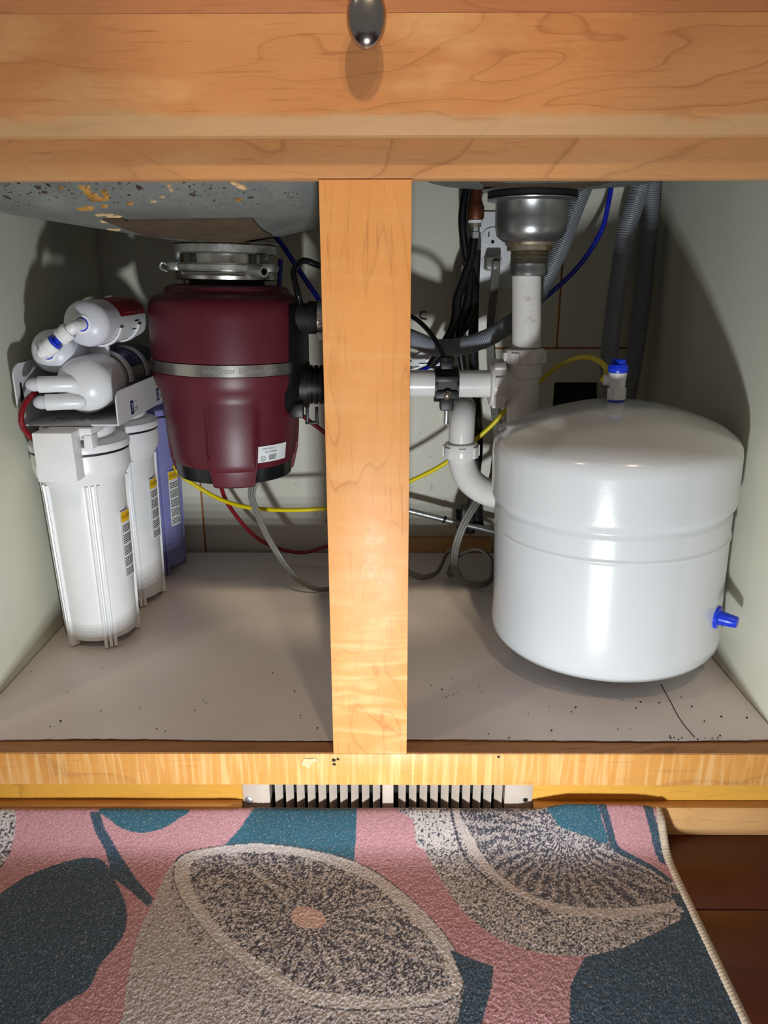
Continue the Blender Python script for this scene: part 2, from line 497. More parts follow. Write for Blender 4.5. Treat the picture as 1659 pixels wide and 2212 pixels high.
prof = [(0.0001, 0.0135)] + [(math.sin(a) ** 0.85, math.cos(a) * 0.0095 + 0.0) for a in np.linspace(0.15, math.pi - 0.15, 16)] + [(0.0001, -0.0095)]
mm = Matrix.Translation((kc.x, -0.0193 - 0.0205, kc.z)) @ Matrix.Rotation(math.pi / 2, 4, 'X') @ Matrix.Diagonal((0.0146, 0.0205, 1, 1))
mb.lathe([(r, z if 0 < i < 17 else (0.0097 if i == 0 else -0.0097)) for i, (r, z) in enumerate(prof)], 32, mm)
obj('knob', mb, 'chrome', drawer)
obj('side_panel', MB().box(LX - 0.016, LX, 0.0195, BY + 0.016, -0.016, 0.70), 'wall', cab)
obj('side_panel', MB().box(RX, RX + 0.016, 0.0195, BY + 0.016, -0.016, 0.70), 'wall', cab)
obj('bottom_panel', MB().box(LX, RX, 0.0195, BY, -0.016, -0.0005), 'raw_edge', cab)
# back boards with open brown joints and a cut-out for a pipe
s1 = at(441, 1150, BY).x; s2 = at(1036, 600, BY).x; s3 = at(1213, 600, BY).x; hz = at(1200, 752, BY).z
hx0, hx1 = at(1196, 850, BY).x, at(1290, 850, BY).x; hz0, hz1 = at(1240, 905, BY).z, at(1240, 826, BY).z
g = 0.0016
for (x0, x1, z0, z1) in ((LX, s1 - g, 0, 0.7), (s1 + g, s2, 0, 0.7), (s2, s3 - g, hz + g, 0.7), (s3 + g, RX, hz + g, 0.7)):
    obj('back_board', MB().box(x0, x1, BY, BY + 0.012, z0, z1, 0.0006), 'back', cab)
mb = MB()
for (x0, x1, z0, z1) in ((s2 + .001, hx0, 0, hz - g), (hx1, RX, 0, hz - g), (hx0, hx1, 0, hz0), (hx0, hx1, hz1, hz - g)):
    mb.box(x0, x1, BY, BY + 0.012, z0, z1)
obj('back_board', mb, 'back', cab)
obj('backer', MB().box(LX, RX, BY + 0.0125, BY + 0.016, -0.016, 0.7), 'seam', cab)
for (a_, b_, c_, d_) in ((s1 - g, s1 + g, 0.0, 0.7), (s3 - g, s3 + g, hz, 0.7), (s2, RX, hz - g, hz + g)):
    obj('caulk_seam', MB().box(a_, b_, BY + 0.0018, BY + 0.011, c_, d_), 'seam', cab)
obj('cleat', MB().box(at(880, 1170, BY - .015).x, at(1062, 1170, BY - .015).x, BY - 0.014, BY - 0.0005, 0.004, 0.034, 0.001), 'maple_strip', cab)
FZ = -0.118
vx0, vx1 = at(525, 1720, .029).x, at(1150, 1720, .029).x
obj('toe_kick', MB().box(LX - 0.02, vx0, 0.031, 0.046, FZ, -0.0387), 'maple_toe', cab)
obj('toe_kick', MB().box(vx1, RX + 0.02, 0.031, 0.046, FZ, -0.0387), 'maple_toe', cab)
obj('toe_moulding', MB().box(LX - 0.02, vx0 - 0.0005, 0.018, 0.0308, FZ, -0.0815, 0.0012), 'maple_strip', cab)
obj('toe_moulding', MB().box(vx1 + 0.0005, RX + 0.02, 0.018, 0.0308, FZ, -0.0815, 0.0012), 'maple_strip', cab)
obj('duct_void', MB().box(vx0, vx1, 0.047, 0.058, FZ, -0.0387), 'dark_void', cab)
# tape remnant and bumper dots on the bottom rail
random.seed(4)
mb = MB(); c0 = at(670, 1648, 0)
poly = [(-0.0095, -0.001), (-0.006, 0.006), (0.001, 0.0055), (0.006, 0.0065), (0.0085, 0.004), (0.002, 0.0), (-0.001, -0.006), (-0.005, -0.0045)]
mb.prism([(c0.x + a, c0.z + b) for a, b in poly], -0.0009, -0.0001)
obj('tape_scrap', mb, 'clear_film', cab)
mb = MB()
for px, py, r in ((721, 1642, .0022), (730, 1640, .0016), (722, 1651, .0018), (1077, 1635, .0016)):
    p = at(px, py, 0); mb.lathe([(r, 0), (r * .6, .0008)], 8, Matrix.Translation((p.x, -0.0001, p.z)) @ Matrix.Rotation(math.pi / 2, 4, 'X'))
obj('nail_heads', mb, 'black_rubber', cab)['kind'] = 'stuff'

# kitchen floor planks
fl = struct(thing('floor', 'dark red brown wooden plank floor', 'floor', (0, 0, -0.118)))
del fl['category'], fl['label']
y = 0.035; i = 0
while y > -2.2:
    wd = 0.118
    m = MB().box(-1.5, 1.5, y - wd + 0.0005, y - 0.0005, -0.14, -0.118, 0.0008)
    o = obj('plank', m, 'plank', fl); i += 1; y -= wd

struct(obj('wall_back', MB().box(-1.5, 1.5, BY + 0.02, BY + 0.06, -0.14, 2.3), 'wall'))

# ------------------------------------------------------------------ vinyl liner sheet
mb = MB(); nx, ny = 120, 60
random.seed(7)
x0, x1 = LX + 0.001, RX - 0.001
jag = [random.uniform(-0.0006, 0.0006) for _ in range(nx + 1)]
for j in range(ny + 1):
    for i in range(nx + 1):
        u, v = i / nx, j / ny
        x = x0 + (x1 - x0) * u; y = 0.0215 + (BY - 0.0165 - 0.0215) * v
        z = 0.0028 + 0.0006 * math.sin(x * 21 + 1) * math.sin(y * 15)
        if j == 0:
            y += jag[i] + 0.0012 * math.sin(x * 17)
        e = max(0, 0.035 - (BY - 0.0165 - y)) / 0.035
        z += 0.006 * e * e
        e = max(0, (0.02 - (x - x0)) / 0.02, (0.02 - (x1 - x)) / 0.02)
        z += 0.0022 * e * e
        mb.v.append((x, y, z))
for j in range(ny):
    for i in range(nx):
        a = j * (nx + 1) + i; mb.f.append((a, a + 1, a + nx + 2, a + nx + 1))
n0 = len(mb.v); mb.v += [(x, y, z - 0.0014) for x, y, z in mb.v]
mb.f += [tuple(k + n0 for k in f[::-1]) for f in mb.f]
mb.f += [(i + 1, i, i + n0, i + 1 + n0) for i in range(nx)]
liner = obj('shelf_liner', mb, 'liner'); tag(liner, 'pale grey vinyl sheet covering the cabinet bottom, cracked near the right front', 'liner')
ck = [atz(1428, 1478, .0035), atz(1448, 1515, .0036), atz(1470, 1555, .0036), atz(1500, 1592, .0036)]
obj('crack', MB().tube(ck, 0.0005, 5), 'black_line', liner)
mb = MB()
random.seed(11)
for k in range(70):
    if k < 40:
        px, py = random.uniform(900, 1640), random.uniform(1460, 1597)
        if 1070 < px < 1560 and py < 1500: continue
    elif k < 52:
        px, py = random.uniform(1440, 1560), random.uniform(1588, 1598)
    else:
        px, py = random.uniform(60, 690), random.uniform(1440, 1590)
    p = atz(px, py, 0.0042); r = random.choice((.0003, .0004, .0006))
    mb.box(p.x - r * random.uniform(.8, 2), p.x + r, p.y - r, p.y + r * 1.2, p.z - .0008, p.z + r * .6)
o = obj('dirt_specks', mb, 'black_rubber'); tag(o, 'dark crumbs scattered on the grey vinyl sheet', 'crumbs'); o['kind'] = 'stuff'

# ------------------------------------------------------------------ toe-kick vent
vent = thing('vent_grille', 'beige metal toe kick register with upright louvres under the bottom rail', 'vent', ((vx0 + vx1) / 2, 0.029, FZ))
xa = at(583, 1720, .029).x; xb = at(1090, 1720, .029).x
mb = MB().box(vx0, xa, 0.0285, 0.0305, -0.1175, -0.0392, 0.0006)
mb.box(xa - 0.0020, xa, 0.0305, 0.043, -0.1175, -0.0392)
obj('end_plate', mb, 'vent', vent)
mb = MB().box(xb, vx1, 0.0285, 0.0305, -0.1175, -0.0392, 0.0006); mb.box(xb, xb + 0.002, 0.0305, 0.043, -0.1175, -0.0392)
obj('end_plate', mb, 'vent', vent)
xm0, xm1 = at(826, 1720, .029).x, at(850, 1720, .029).x
obj('centre_bar', MB().box(xm0, xm1, 0.0285, 0.0305, -0.1175, -0.0392, 0.0005), 'vent', vent)
first = None
xs = [xa + 0.0095 + (xm0 - xa - 0.004) * k / 10 for k in range(10)] + [xm1 + 0.0095 + (xb - xm1 - 0.004) * k / 10 for k in range(10)]
for k, x in enumerate(xs):
    if first is None:
        mb = MB().box(-0.0005, 0.0005, -0.0052, 0.0052, -0.039, 0.039, 0.0002)
        mb2 = MB().add(mb.v, mb.f, Matrix.Rotation(math.radians(-46), 4, 'Z'))
        first = obj('slat', mb2, 'vent', vent, local=True, smooth=False); o = first
    else:
        o = first.copy(); COL.objects.link(o); o.parent = vent
    o.location = Vector((x, 0.0342, -0.0785)) - vent.location
    if k >= 10:
        o.rotation_euler.z = math.radians(92)
p = at(538, 1728, 0.0285); mb = MB().lathe([(0.0048, 0), (0.0046, 0.0009), (0.003, 0.0016), (0.0001, 0.0018)], 16, Matrix.Translation((p.x, 0.0285, p.z)) @ Matrix.Rotation(math.pi / 2, 4, 'X'))
obj('screw', mb, 'zinc', vent)
p = at(1135, 1728, 0.0285); mb = MB().lathe([(0.0028, -0.0005), (0.0028, 0.0002)], 14, Matrix.Translation((p.x, 0.0285, p.z)) @ Matrix.Rotation(math.pi / 2, 4, 'X'))
obj('screw_hole', mb, 'dark_void', vent)

# ------------------------------------------------------------------ rug with printed fruit
RXR = 0.3115; RXL = -0.60; ZR = -0.1110
S = 0.00105
ncx = int((RXR - RXL) / S); L = 0.46; ncs = int(L / S)
pr = [(0.0165, -0.0800), (0.0135, -0.0772), (0.0095, -0.0780), (0.0035, -0.0835), (-0.0035, -0.0910), (-0.011, -0.0990), (-0.018, -0.1050), (-0.028, -0.1090), (-0.045, -0.1107), (-0.08, ZR), (-0.2, ZR), (-0.50, ZR)]
prof = spline([Vector((0, a, b)) for a, b in pr], 0.0004)
d = [0.0]
for a, b in zip(prof[:-1], prof[1:]):
    d.append(d[-1] + (b - a).length)
d = np.array(d); ss = np.linspace(0, min(L, d[-1]), ncs + 1)
py_ = np.interp(ss, d, [p.y for p in prof]); pz_ = np.interp(ss, d, [p.z for p in prof])
gx = np.linspace(RXL, RXR, ncx + 1)
GX, GS = np.meshgrid(gx, np.arange(ncs + 1)); GY = py_[GS]; GZ = pz_[GS]
rng = np.random.default_rng(3)
edge = np.clip((GS - 0) / 10.0, 0, 1)
# rug corner droops gently at its right rear end
corner = np.clip((GX - 0.28) / 0.031, 0, 1) * np.clip((GY + 0.03) / 0.04, 0, 1)
GZ = GZ - 0.004 * corner ** 2 + 0.0007 * np.sin(GX * 37) * np.clip(GY / 0.03, 0, 1)
rear = np.clip((GY + 0.03) / 0.045, 0, 1); rear = rear * rear
def sst(a, b, x):
    t_ = np.clip((x - a) / (b - a), 0, 1); return t_ * t_ * (3 - 2 * t_)
midm = sst(vx0 - .01, vx0 + .02, GX) * (1 - sst(vx1 - .02, vx1 + .005, GX)); rgt = sst(vx1 - .01, vx1 + .04, GX)
GY = GY + 0.0085 * rear * midm
GZ = GZ + rear * (-0.0035 - 0.0055 * midm + 0.0075 * rgt)
hgt = rng.uniform(0, 1, GX.shape) * 0.0007
dy = np.gradient(py_); dz = np.gradient(pz_); nl = np.hypot(dy, dz) + 1e-9
nyy = (dz / nl)[GS]; nzz = (-dy / nl)[GS]
VY = GY + nyy * hgt; VZ = GZ + nzz * hgt
# the print: outlines surveyed on the rug and kept in rug coordinates (x, s)
def rug_xy(px, py):
    for k in range(len(prof) - 1):           # walk the section until the sight line meets it
        yv = prof[k].y; P = at(px, py, yv)
        if P.z >= prof[k].z and k > 3:
            return (P.x, d[k])
    return (atz(px, py, ZR).x, d[-1])
sec_y = np.array([p.y for p in prof]); sec_z = np.array([p.z for p in prof])
def rug_pt(px, py):
    r = _ray(px, py); zz = CAM[2] + r[2] * (sec_y - CAM[1]) / r[1]
    k = np.nonzero(zz[10:] >= sec_z[10:])[0]
    k = (k[0] + 10) if len(k) else len(sec_y) - 1
    t = (sec_y[k] - CAM[1]) / r[1]; return (CAM[0] + r[0] * t, d[k])
SS = ss[GS]
def smooth_poly(pl):
    P = [Vector((a, b, 0)) for a, b in pl]; P = P + P[:3]; out = []
    for i in range(len(P) - 3):
        p0, p1, p2, p3 = P[i:i + 4]
        for j in range(6):
            t = j / 6
            out.append((0.5 * ((2 * p1) + (p2 - p0) * t + (2 * p0 - 5 * p1 + 4 * p2 - p3) * t * t + (3 * p1 - p0 - 3 * p2 + p3) * t ** 3))[:2])
    return out
def inside(pl, smooth=True):
    q = [rug_pt(*p) for p in (smooth_poly(pl) if smooth else pl)]
    m = np.zeros(GX.shape, bool); n = len(q)
    for i in range(n):
        (xa_, ya_), (xb_, yb_) = q[i], q[(i + 1) % n]
        if ya_ == yb_: continue
        c = ((ya_ > SS) != (yb_ > SS)) & (GX < (xb_ - xa_) * (SS - ya_) / (yb_ - ya_) + xa_); m ^= c
    return m
def stroke(pl, w0, w1):
    q = [rug_pt(*p) for p in pl]; q = spline([Vector((a, b, 0)) for a, b in q], 0.003); m = np.zeros(GX.shape, bool)
    for i, p in enumerate(q):
        r = w0 + (w1 - w0) * i / (len(q) - 1); m |= (GX - p.x) ** 2 + (SS - p.y) ** 2 < r * r
    return m
# low-frequency wobble noise
def vnoise(cell, seed):
    r = np.random.default_rng(seed); h, w_ = GX.shape; gh, gw = int(h * S / cell) + 3, int(w_ * S / cell) + 3
    gnoise = r.random((gh, gw)); yy = SS / cell; xx = (GX - RXL) / cell
    iy = yy.astype(int); ix = xx.astype(int); fy = yy - iy; fx = xx - ix
    fy = fy * fy * (3 - 2 * fy); fx = fx * fx * (3 - 2 * fx)
    return (gnoise[iy, ix] * (1 - fx) + gnoise[iy, ix + 1] * fx) * (1 - fy) + (gnoise[iy + 1, ix] * (1 - fx) + gnoise[iy + 1, ix + 1] * fx) * fy
PINK, TEAL, BEIGE, INK, CREAM = [np.array(lin(c)) for c in ('C08A90', '23445A', 'BAAEAB', '3A3A48', 'CAC0BC')]
TEAL_LIT = np.array(lin('1E5C70'))  # same teal made lighter: lamplight on the rear leaves put into the colour
C = np.empty(GX.shape + (3,)); C[:] = PINK
sp = vnoise(0.0016, 5); sp2 = vnoise(0.0035, 6); spr = rng.random(GX.shape)
def paint(mask, col):
    C[mask] = col
paint(inside([(-40, 1745), (28, 1745), (30, 1800), (12, 1860), (-40, 1900)]), CREAM)
m = inside([(-40, 1745), (28, 1745), (30, 1800), (12, 1860), (-40, 1900)]); paint(m & (sp > 0.60), INK)
paint(inside([(-60, 1965), (0, 1930), (60, 1892), (140, 1862), (205, 1852), (232, 1872), (250, 1905), (272, 1955), (272, 2005), (250, 2045), (215, 2085), (190, 2135), (125, 2175), (80, 2215), (0, 2260), (-80, 2280)]), TEAL)
paint(inside([(193, 1750), (216, 1750), (225, 1785), (245, 1820), (262, 1850), (292, 1895), (332, 1942), (320, 1960), (282, 1925), (240, 1893), (234, 1862), (228, 1838), (205, 1795)], False), TEAL)
paint(inside([(222, 1740), (400, 1740), (385, 1765), (350, 1787), (310, 1797), (270, 1790), (240, 1770)]), TEAL_LIT)
paint(inside([(548, 1738), (771, 1738), (769, 1800), (764, 1862), (700, 1845), (600, 1825), (484, 1826), (520, 1785)], False), TEAL_LIT)
# lemon one: body, rind, flesh
body1 = inside([(380, 1862), (335, 1940), (300, 2015), (278, 2100), (270, 2180), (275, 2330), (960, 2330), (990, 2212), (1003, 2130), (960, 2040), (700, 1930), (480, 1850)])
paint(body1, BEIGE); paint(body1 & (sp > 0.86) & (spr > 0.2), INK)
edge_l = inside([(380, 1862), (395, 1960), (470, 2050), (560, 2125), (650, 2180), (800, 2200), (960, 2190), (1003, 2130), (990, 2230), (800, 2240), (620, 2230), (520, 2150), (420, 2040), (372, 1930)])
paint(edge_l & body1 & (sp > 0.66) & (spr > 0.3), INK)
ring_o = [(378, 1880), (392, 1850), (450, 1832), (560, 1822), (680, 1838), (780, 1868), (870, 1928), (940, 1995), (985, 2060), (1000, 2118), (985, 2150), (920, 2172), (800, 2180), (665, 2168), (560, 2108), (470, 2038), (405, 1960), (380, 1910)]
paint(inside([(x + (x - 680) * .012, y + (y - 1990) * .02) for x, y in ring_o]) & (sp > 0.30), INK)
paint(inside(ring_o), CREAM)
fl1 = [(410, 1885), (425, 1855), (500, 1842), (600, 1843), (690, 1860), (745, 1880), (800, 1905), (870, 1965), (930, 2030), (968, 2090), (972, 2130), (930, 2142), (850, 2155), (745, 2148), (650, 2130), (560, 2075), (490, 2020), (440, 1960), (415, 1915)]
cx0, cs0 = rug_pt(665, 1980)
ang = np.arctan2((SS - cs0) * 1.25, GX - cx0); rad = np.hypot(GX - cx0, (SS - cs0) * 1.25)
f1 = inside(fl1)
wob = vnoise(0.012, 9) * 0.5
streak = np.abs(np.sin((ang + wob * .5) * 17 + 3 * vnoise(0.02, 12)))
dens = 0.36 + 0.23 * streak + 0.10 * np.clip(0.06 - rad, 0, .06) / .06
sect = np.abs(((ang / (2 * math.pi) * 9 + 0.3) % 1) - 0.5) * 2
paint(f1 & (0.55 * sp + 0.45 * spr < dens), INK)
paint(f1 & (sect > 0.945) & (rad > 0.018) & (spr > .15), CREAM)
paint(inside([(630, 1968), (655, 1958), (690, 1968), (705, 1990), (690, 2005), (650, 2003), (632, 1990)]), np.array(lin('D8B4A8')))
paint(inside([(972, 2052), (1020, 2072), (1066, 2088), (1062, 2130), (1040, 2215), (1030, 2300), (970, 2300), (985, 2215), (1004, 2130)], False), TEAL)
# lemon two
b2 = [(880, 1738), (893, 1770), (905, 1810), (940, 1880), (990, 1955), (1060, 2018), (1150, 2055), (1250, 2066), (1340, 2050), (1420, 2012), (1482, 1972), (1470, 1920), (1420, 1880), (1340, 1840), (1290, 1795), (1240, 1738)]
m2 = inside(b2); paint(m2, CREAM)
px_l = inside([(880, 1730), (893, 1770), (905, 1830), (960, 1830), (990, 1830), (975, 1730)])
paint(m2 & (0.5 * sp + 0.5 * spr > 0.56), INK); paint(px_l, CREAM); paint(px_l & (sp > 0.72), INK)
r2 = inside([(984, 1735), (996, 1800), (1015, 1840), (1060, 1892), (1140, 1945), (1240, 1978), (1350, 1982), (1478, 1958), (1474, 1938), (1420, 1890), (1340, 1845), (1240, 1738)])
paint(r2, np.array(lin('C6B8B2')))
ed = stroke([(975, 1745), (985, 1795), (1005, 1850), (1060, 1905), (1130, 1955), (1180, 1972)], .0018, .0012); paint(ed, INK)
f2 = inside([(1010, 1735), (1018, 1800), (1060, 1870), (1130, 1925), (1220, 1955), (1330, 1962), (1465, 1942), (1430, 1900), (1340, 1845), (1240, 1735)])
c2x, c2s = rug_pt(1216, 1795)
a2 = np.arctan2(SS - c2s, GX - c2x); st2 = np.abs(np.sin(a2 * 19 + 2.5 * vnoise(0.02, 15)))
paint(f2, BEIGE); paint(f2 & (0.5 * sp + 0.5 * spr < 0.34 + 0.30 * st2), INK)
paint(inside([(1185, 1738), (1280, 1738), (1300, 1775), (1312, 1822), (1270, 1808), (1215, 1790), (1196, 1768)]), TEAL_LIT)
paint(stroke([(1300, 1745), (1314, 1785), (1330, 1830), (1372, 1856), (1410, 1876), (1446, 1902)], .0042, .0030), TEAL)
paint(inside([(1388, 1738), (1408, 1738), (1425, 1800), (1440, 1870), (1424, 1862), (1405, 1800)], False), TEAL)
paint(inside([(1262, 2068), (1340, 2050), (1420, 2014), (1474, 1984), (1500, 1995), (1540, 2080), (1600, 2215), (1640, 2300), (1220, 2300), (1230, 2212), (1232, 2130)], False), TEAL)
paint((GX > 0.299) & (SS > 0.10) & (vnoise(.02, 21) > .3), TEAL)
C *= (0.86 + 0.28 * rng.random(GX.shape))[..., None]
nv = GX.size; co = np.stack([GX, VY, VZ], -1).reshape(-1, 3)
co[:, 2] += 0.118
hh, ww = GX.shape; idx = np.arange(nv).reshape(hh, ww)
q = np.stack([idx[:-1, :-1], idx[:-1, 1:], idx[1:, 1:], idx[1:, :-1]], -1).reshape(-1, 4)[:, ::-1]
# underside strip so that the rug has thickness
me = bpy.data.meshes.new('kitchen_rug')
closing_rim = np.concatenate([idx[0, :], idx[1:, -1], idx[-1, ::-1][1:], idx[::-1, 0][1:]])
low = co[closing_rim].copy()
yv = VY.reshape(-1)[closing_rim]
low[:, 2] = np.maximum(0.0004, low[:, 2] - 0.0075); back = yv > 0.01
low[:, 1] += np.where(back, 0.001, 0.0)
nr = len(closing_rim); ids2 = np.arange(nv, nv + nr)
side = np.stack([closing_rim[:-1], closing_rim[1:], ids2[1:], ids2[:-1]], -1)
vall = np.concatenate([co, low]); qall = np.concatenate([q, side])
me.vertices.add(len(vall)); me.vertices.foreach_set('co', vall.ravel())
me.loops.add(qall.size); me.loops.foreach_set('vertex_index', qall.ravel().astype(np.int32))
me.polygons.add(len(qall)); me.polygons.foreach_set('loop_start', (np.arange(len(qall)) * 4).astype(np.int32))
me.update(calc_edges=True); me.validate()
ca = me.color_attributes.new('print', 'FLOAT_COLOR', 'POINT')
cc = np.ones((len(vall), 4)); cc[:nv, :3] = C.reshape(-1, 3); cc[nv:, :3] = np.array(lin('B8A894')); ca.data.foreach_set('color', cc.ravel())
me.polygons.foreach_set('use_smooth', np.ones(len(qall), bool))
me.materials.append(M['rug'])
rug = bpy.data.objects.new('kitchen_rug', me); COL.objects.link(rug); rug.location = (0, 0, -0.118)
tag(rug, 'pink and teal kitchen rug printed with halved lemons, pushed up against toe kick', 'rug')
# stitched binding along the right edge
path = [Vector((RXR + 0.001, a, b - 0.002)) for a, b in zip(py_[2:], pz_[2:])]
path = spline(path[::14], 0.0012)
mb = MB().sweep(path, circ(0.0048, 10), scale=lambda t, i: 1 + 0.05 * (i % 3 - 1))
mb.v = [(x - 0.0 - (0.004 * max(0, (y - 0.0) / 0.04) ** 2 if y > 0 else 0), y, max(z, -0.1136)) for x, y, z in mb.v]
obj('binding', mb, 'binding', rug)

# ------------------------------------------------------------------ sink bowls seen from below
sink = thing('double_bowl_sink', 'grey undercoated double bowl sink hanging above the cabinet, rust freckled on its front', 'sink', (0, 0.26, 0.51))
def bowl(x0, x1, y0, y1, zb, rf, rc, drop, drain):
    mb = MB(); n = 96; cx, cy = (x0 + x1) / 2, (y0 + y1) / 2
    def rr(inset, z, f=0.0):
        out = []; a, b = (x1 - x0) / 2 - inset, (y1 - y0) / 2 - inset; r = max(0.01, min(rc - inset * 0.5, a, b))
        for k in range(n):
            th = 2 * math.pi * k / n; c, s_ = math.cos(th), math.sin(th)
            qx, qy = a - r, b - r
            # rounded rectangle by ray scaling
            tt = min(a / max(abs(c), 1e-6), b / max(abs(s_), 1e-6)); X, Y = c * tt, s_ * tt
            if abs(X) > qx and abs(Y) > qy:
                ox, oy = math.copysign(qx, X), math.copysign(qy, Y)
                B = c * ox + s_ * oy; Cc = ox * ox + oy * oy - r * r
                tt = B + math.sqrt(max(0, B * B - Cc)); X, Y = c * tt, s_ * tt
            out.append((X + cx, Y + cy, z))
        return out
    rings = [rr(0, 0.695), rr(0.002, zb + drop + rf + 0.02)]
    for k in range(9):
        a = math.pi / 2 * k / 8; rings.append(rr(0.004 + rf * (1 - math.cos(a)), zb + drop + rf * (1 - math.sin(a))))
    last = rings[-1]; dx, dyy = drain
    for k in range(1, 9):
        t = k / 8.0; rings.append([(x + (dx - x) * t * .86, y + (dyy - y) * t * .86, zb + drop * (1 - t) ** 1.3) for x, y, z in last])
    for ring in rings:
        mb.v += ring
    for i in range(len(rings) - 1):
        for k in range(n):
            mb.f.append((i * n + k, i * n + (k + 1) % n, (i + 1) * n + (k + 1) % n, (i + 1) * n + k))
    mb.f.append(tuple((len(rings) - 1) * n + k for k in range(n))); return mb
DX, DY = -0.1951, 0.36
TX, TY = at(1147, 480, .36).x, 0.36
bowl_l = obj('bowl', bowl(-0.430, -0.006, 0.042, 0.50, 0.514, 0.072, 0.085, 0.019, (DX, DY)), 'sink', sink)
bowl_r = obj('bowl', bowl(0.030, 0.405, 0.048, 0.50, 0.5765, 0.055, 0.11, 0.010, (TX, TY)), 'sink', sink)
obj('closing_rim', MB().box(LX - 0.015, RX + 0.015, 0.0, BY + 0.015, 0.7001, 0.715), 'sink', sink)  # unseen full-width plate, added to keep ceiling light from leaking in
from mathutils.bvhtree import BVHTree
def surf_tree(o):
    off = world_of(o.parent); me = o.data
    return BVHTree.FromPolygons([off @ v.co for v in me.vertices], [tuple(p.vertices) for p in me.polygons])
tl_, tr_ = surf_tree(bowl_l), surf_tree(bowl_r)
def on_bowl(px, py):
    d_ = Vector(_ray(px, py)).normalized(); best = None
    for tr in (tl_, tr_):
        h_ = tr.ray_cast(Vector(CAM), d_)
        if h_[0] is not None and (best is None or h_[3] < best[3]):
            best = h_
    return best
def pad(corners, tree, th=0.0025):
    # sheet cut to an outline and laid on the curved underside
    cs = []
    for a, b in zip(corners, corners[1:] + corners[:1]):
        cs += [a.lerp(b, k / 8) for k in range(8)]
    cen = sum((Vector((c.x, c.y, 0)) for c in cs), Vector()) / len(cs); n = len(cs); mb = MB(); K = 7
    for lift in (-th, 0.0006):
        for k in range(K):
            for c in cs:
                p = Vector((c.x, c.y, 0)).lerp(cen, k / K); h_ = tree.ray_cast(Vector((p.x, p.y, 0.2)), Vector((0, 0, 1)))
                z = h_[0].z if h_[0] else 0.56
                mb.v.append((p.x, p.y, z + lift))
    for L_ in (0, 1):
        o_ = L_ * K * n
        for k in range(K - 1):
            for i in range(n):
                mb.f.append((o_ + k * n + i, o_ + k * n + (i + 1) % n, o_ + (k + 1) * n + (i + 1) % n, o_ + (k + 1) * n + i))
        mb.f.append(tuple(o_ + (K - 1) * n + i for i in range(n)))
    for i in range(n):
        mb.f.append((i, (i + 1) % n, K * n + (i + 1) % n, K * n + i))
    return obj('sound_pad', mb, 'pad', sink)
def bw(px, py, zf):
    h_ = on_bowl(px, py); return Vector(h_[0]) if h_ else atz(px, py, zf)
pad([bw(222, 471, .527), bw(262, 470, .527), bw(276, 473, .527), bw(545, 469, .527), bw(588, 506, .515), bw(318, 507, .515)], tl_)
pad([bw(1036, 389, .57), bw(1046, 398, .57), bw(1150, 403, .57), bw(1235, 403, .57), bw(1295, 396, .57), bw(1322, 388, .57)], tr_)
def blob(mb, px, py, s_, seed, asp=1.0, th=0.0022):
    h_ = on_bowl(px, py)
    if h_ is None: return
    c, nn = h_[0], h_[1].normalized(); r = random.Random(seed)
    if nn.dot(Vector(CAM) - c) < 0: nn = -nn
    e1 = Vector((1, 0, 0)); e1 = (e1 - nn * e1.dot(nn)).normalized(); e2 = nn.cross(e1); n = 16; ring = []
    for k in range(n):
        a = 2 * math.pi * k / n; q_ = s_ * r.uniform(0.45, 1.25); ring.append((math.cos(a) * q_ * asp, math.sin(a) * q_))
    o_ = len(mb.v)
    mb.v += [(c + e1 * a + e2 * b - nn * .0008)[:] for a, b in ring] + [(c + e1 * a * .55 + e2 * b * .55 + nn * th * r.uniform(.5, 1))[:] for a, b in ring] + [(c + nn * th)[:]]
    for k in range(n):
        k2 = (k + 1) % n; mb.f += [(o_ + k, o_ + k2, o_ + n + k2, o_ + n + k), (o_ + n + k, o_ + n + k2, o_ + 2 * n)]
gl = MB()
for px, py, q_, sd, asp in ((184, 409, .0075, 1, .9), (196, 420, .005, 2, 1.2), (206, 428, .0055, 3, 1.5), (219, 429, .0065, 4, 1.2), (226, 415, .0055, 9, .9), (230, 424, .004, 19, 1), (190, 449, .0045, 5, 1.8), (178, 451, .003, 15, 2), (225, 444, .0035, 6, 1.2), (132, 405, .003, 16, .8), (516, 430, .003, 26, 1.3), (280, 438, .003, 27, 1.5)):
    blob(gl, px, py, q_, sd, asp)
obj('glue_drips', gl, 'glue', sink)['kind'] = 'stuff'
gl = MB()
for px, py, q_, sd, asp in ((508, 396, .0045, 4, 1.1), (518, 402, .0055, 7, 1.5), (503, 391, .003, 17, 1), (527, 405, .003, 18, 1.2), (282, 484, .009, 8, 2.2), (300, 487, .006, 10, 2), (262, 482, .006, 11, 2), (228, 463, .004, 12, 2.6), (247, 467, .004, 13, 2.6), (215, 464, .002, 33, 3), (245, 495, .0035, 14, 3), (225, 478, .003, 24, 2), (370, 410, .003, 21, 1), (365, 400, .0025, 22, 1), (330, 435, .0025, 23, 1.5), (350, 425, .002, 25, 1.5)):
    blob(gl, px, py, q_, sd, asp, .0016)
obj('glue_drips', gl, 'glue_pale', sink)['kind'] = 'stuff'
gl = MB(); rr0 = random.Random(12)
for k in range(150):
    blob(gl, rr0.uniform(5, 660), 392 + 55 * rr0.random() ** 1.2, rr0.choice((.0004, .0005, .0007, .0012)), k, rr0.uniform(.8, 1.8), .0006)
for px, py, q_, sd in ((82, 405, .004, 1), (95, 415, .003, 2), (40, 395, .002, 3), (515, 430, .003, 4), (540, 427, .0025, 5), (12, 424, .003, 6), (20, 428, .003, 7), (258, 394, .002, 8), (105, 400, .003, 9), (300, 405, .004, 10), (415, 420, .0035, 11)):
    blob(gl, px, py, q_, sd, 1.2, .0008)
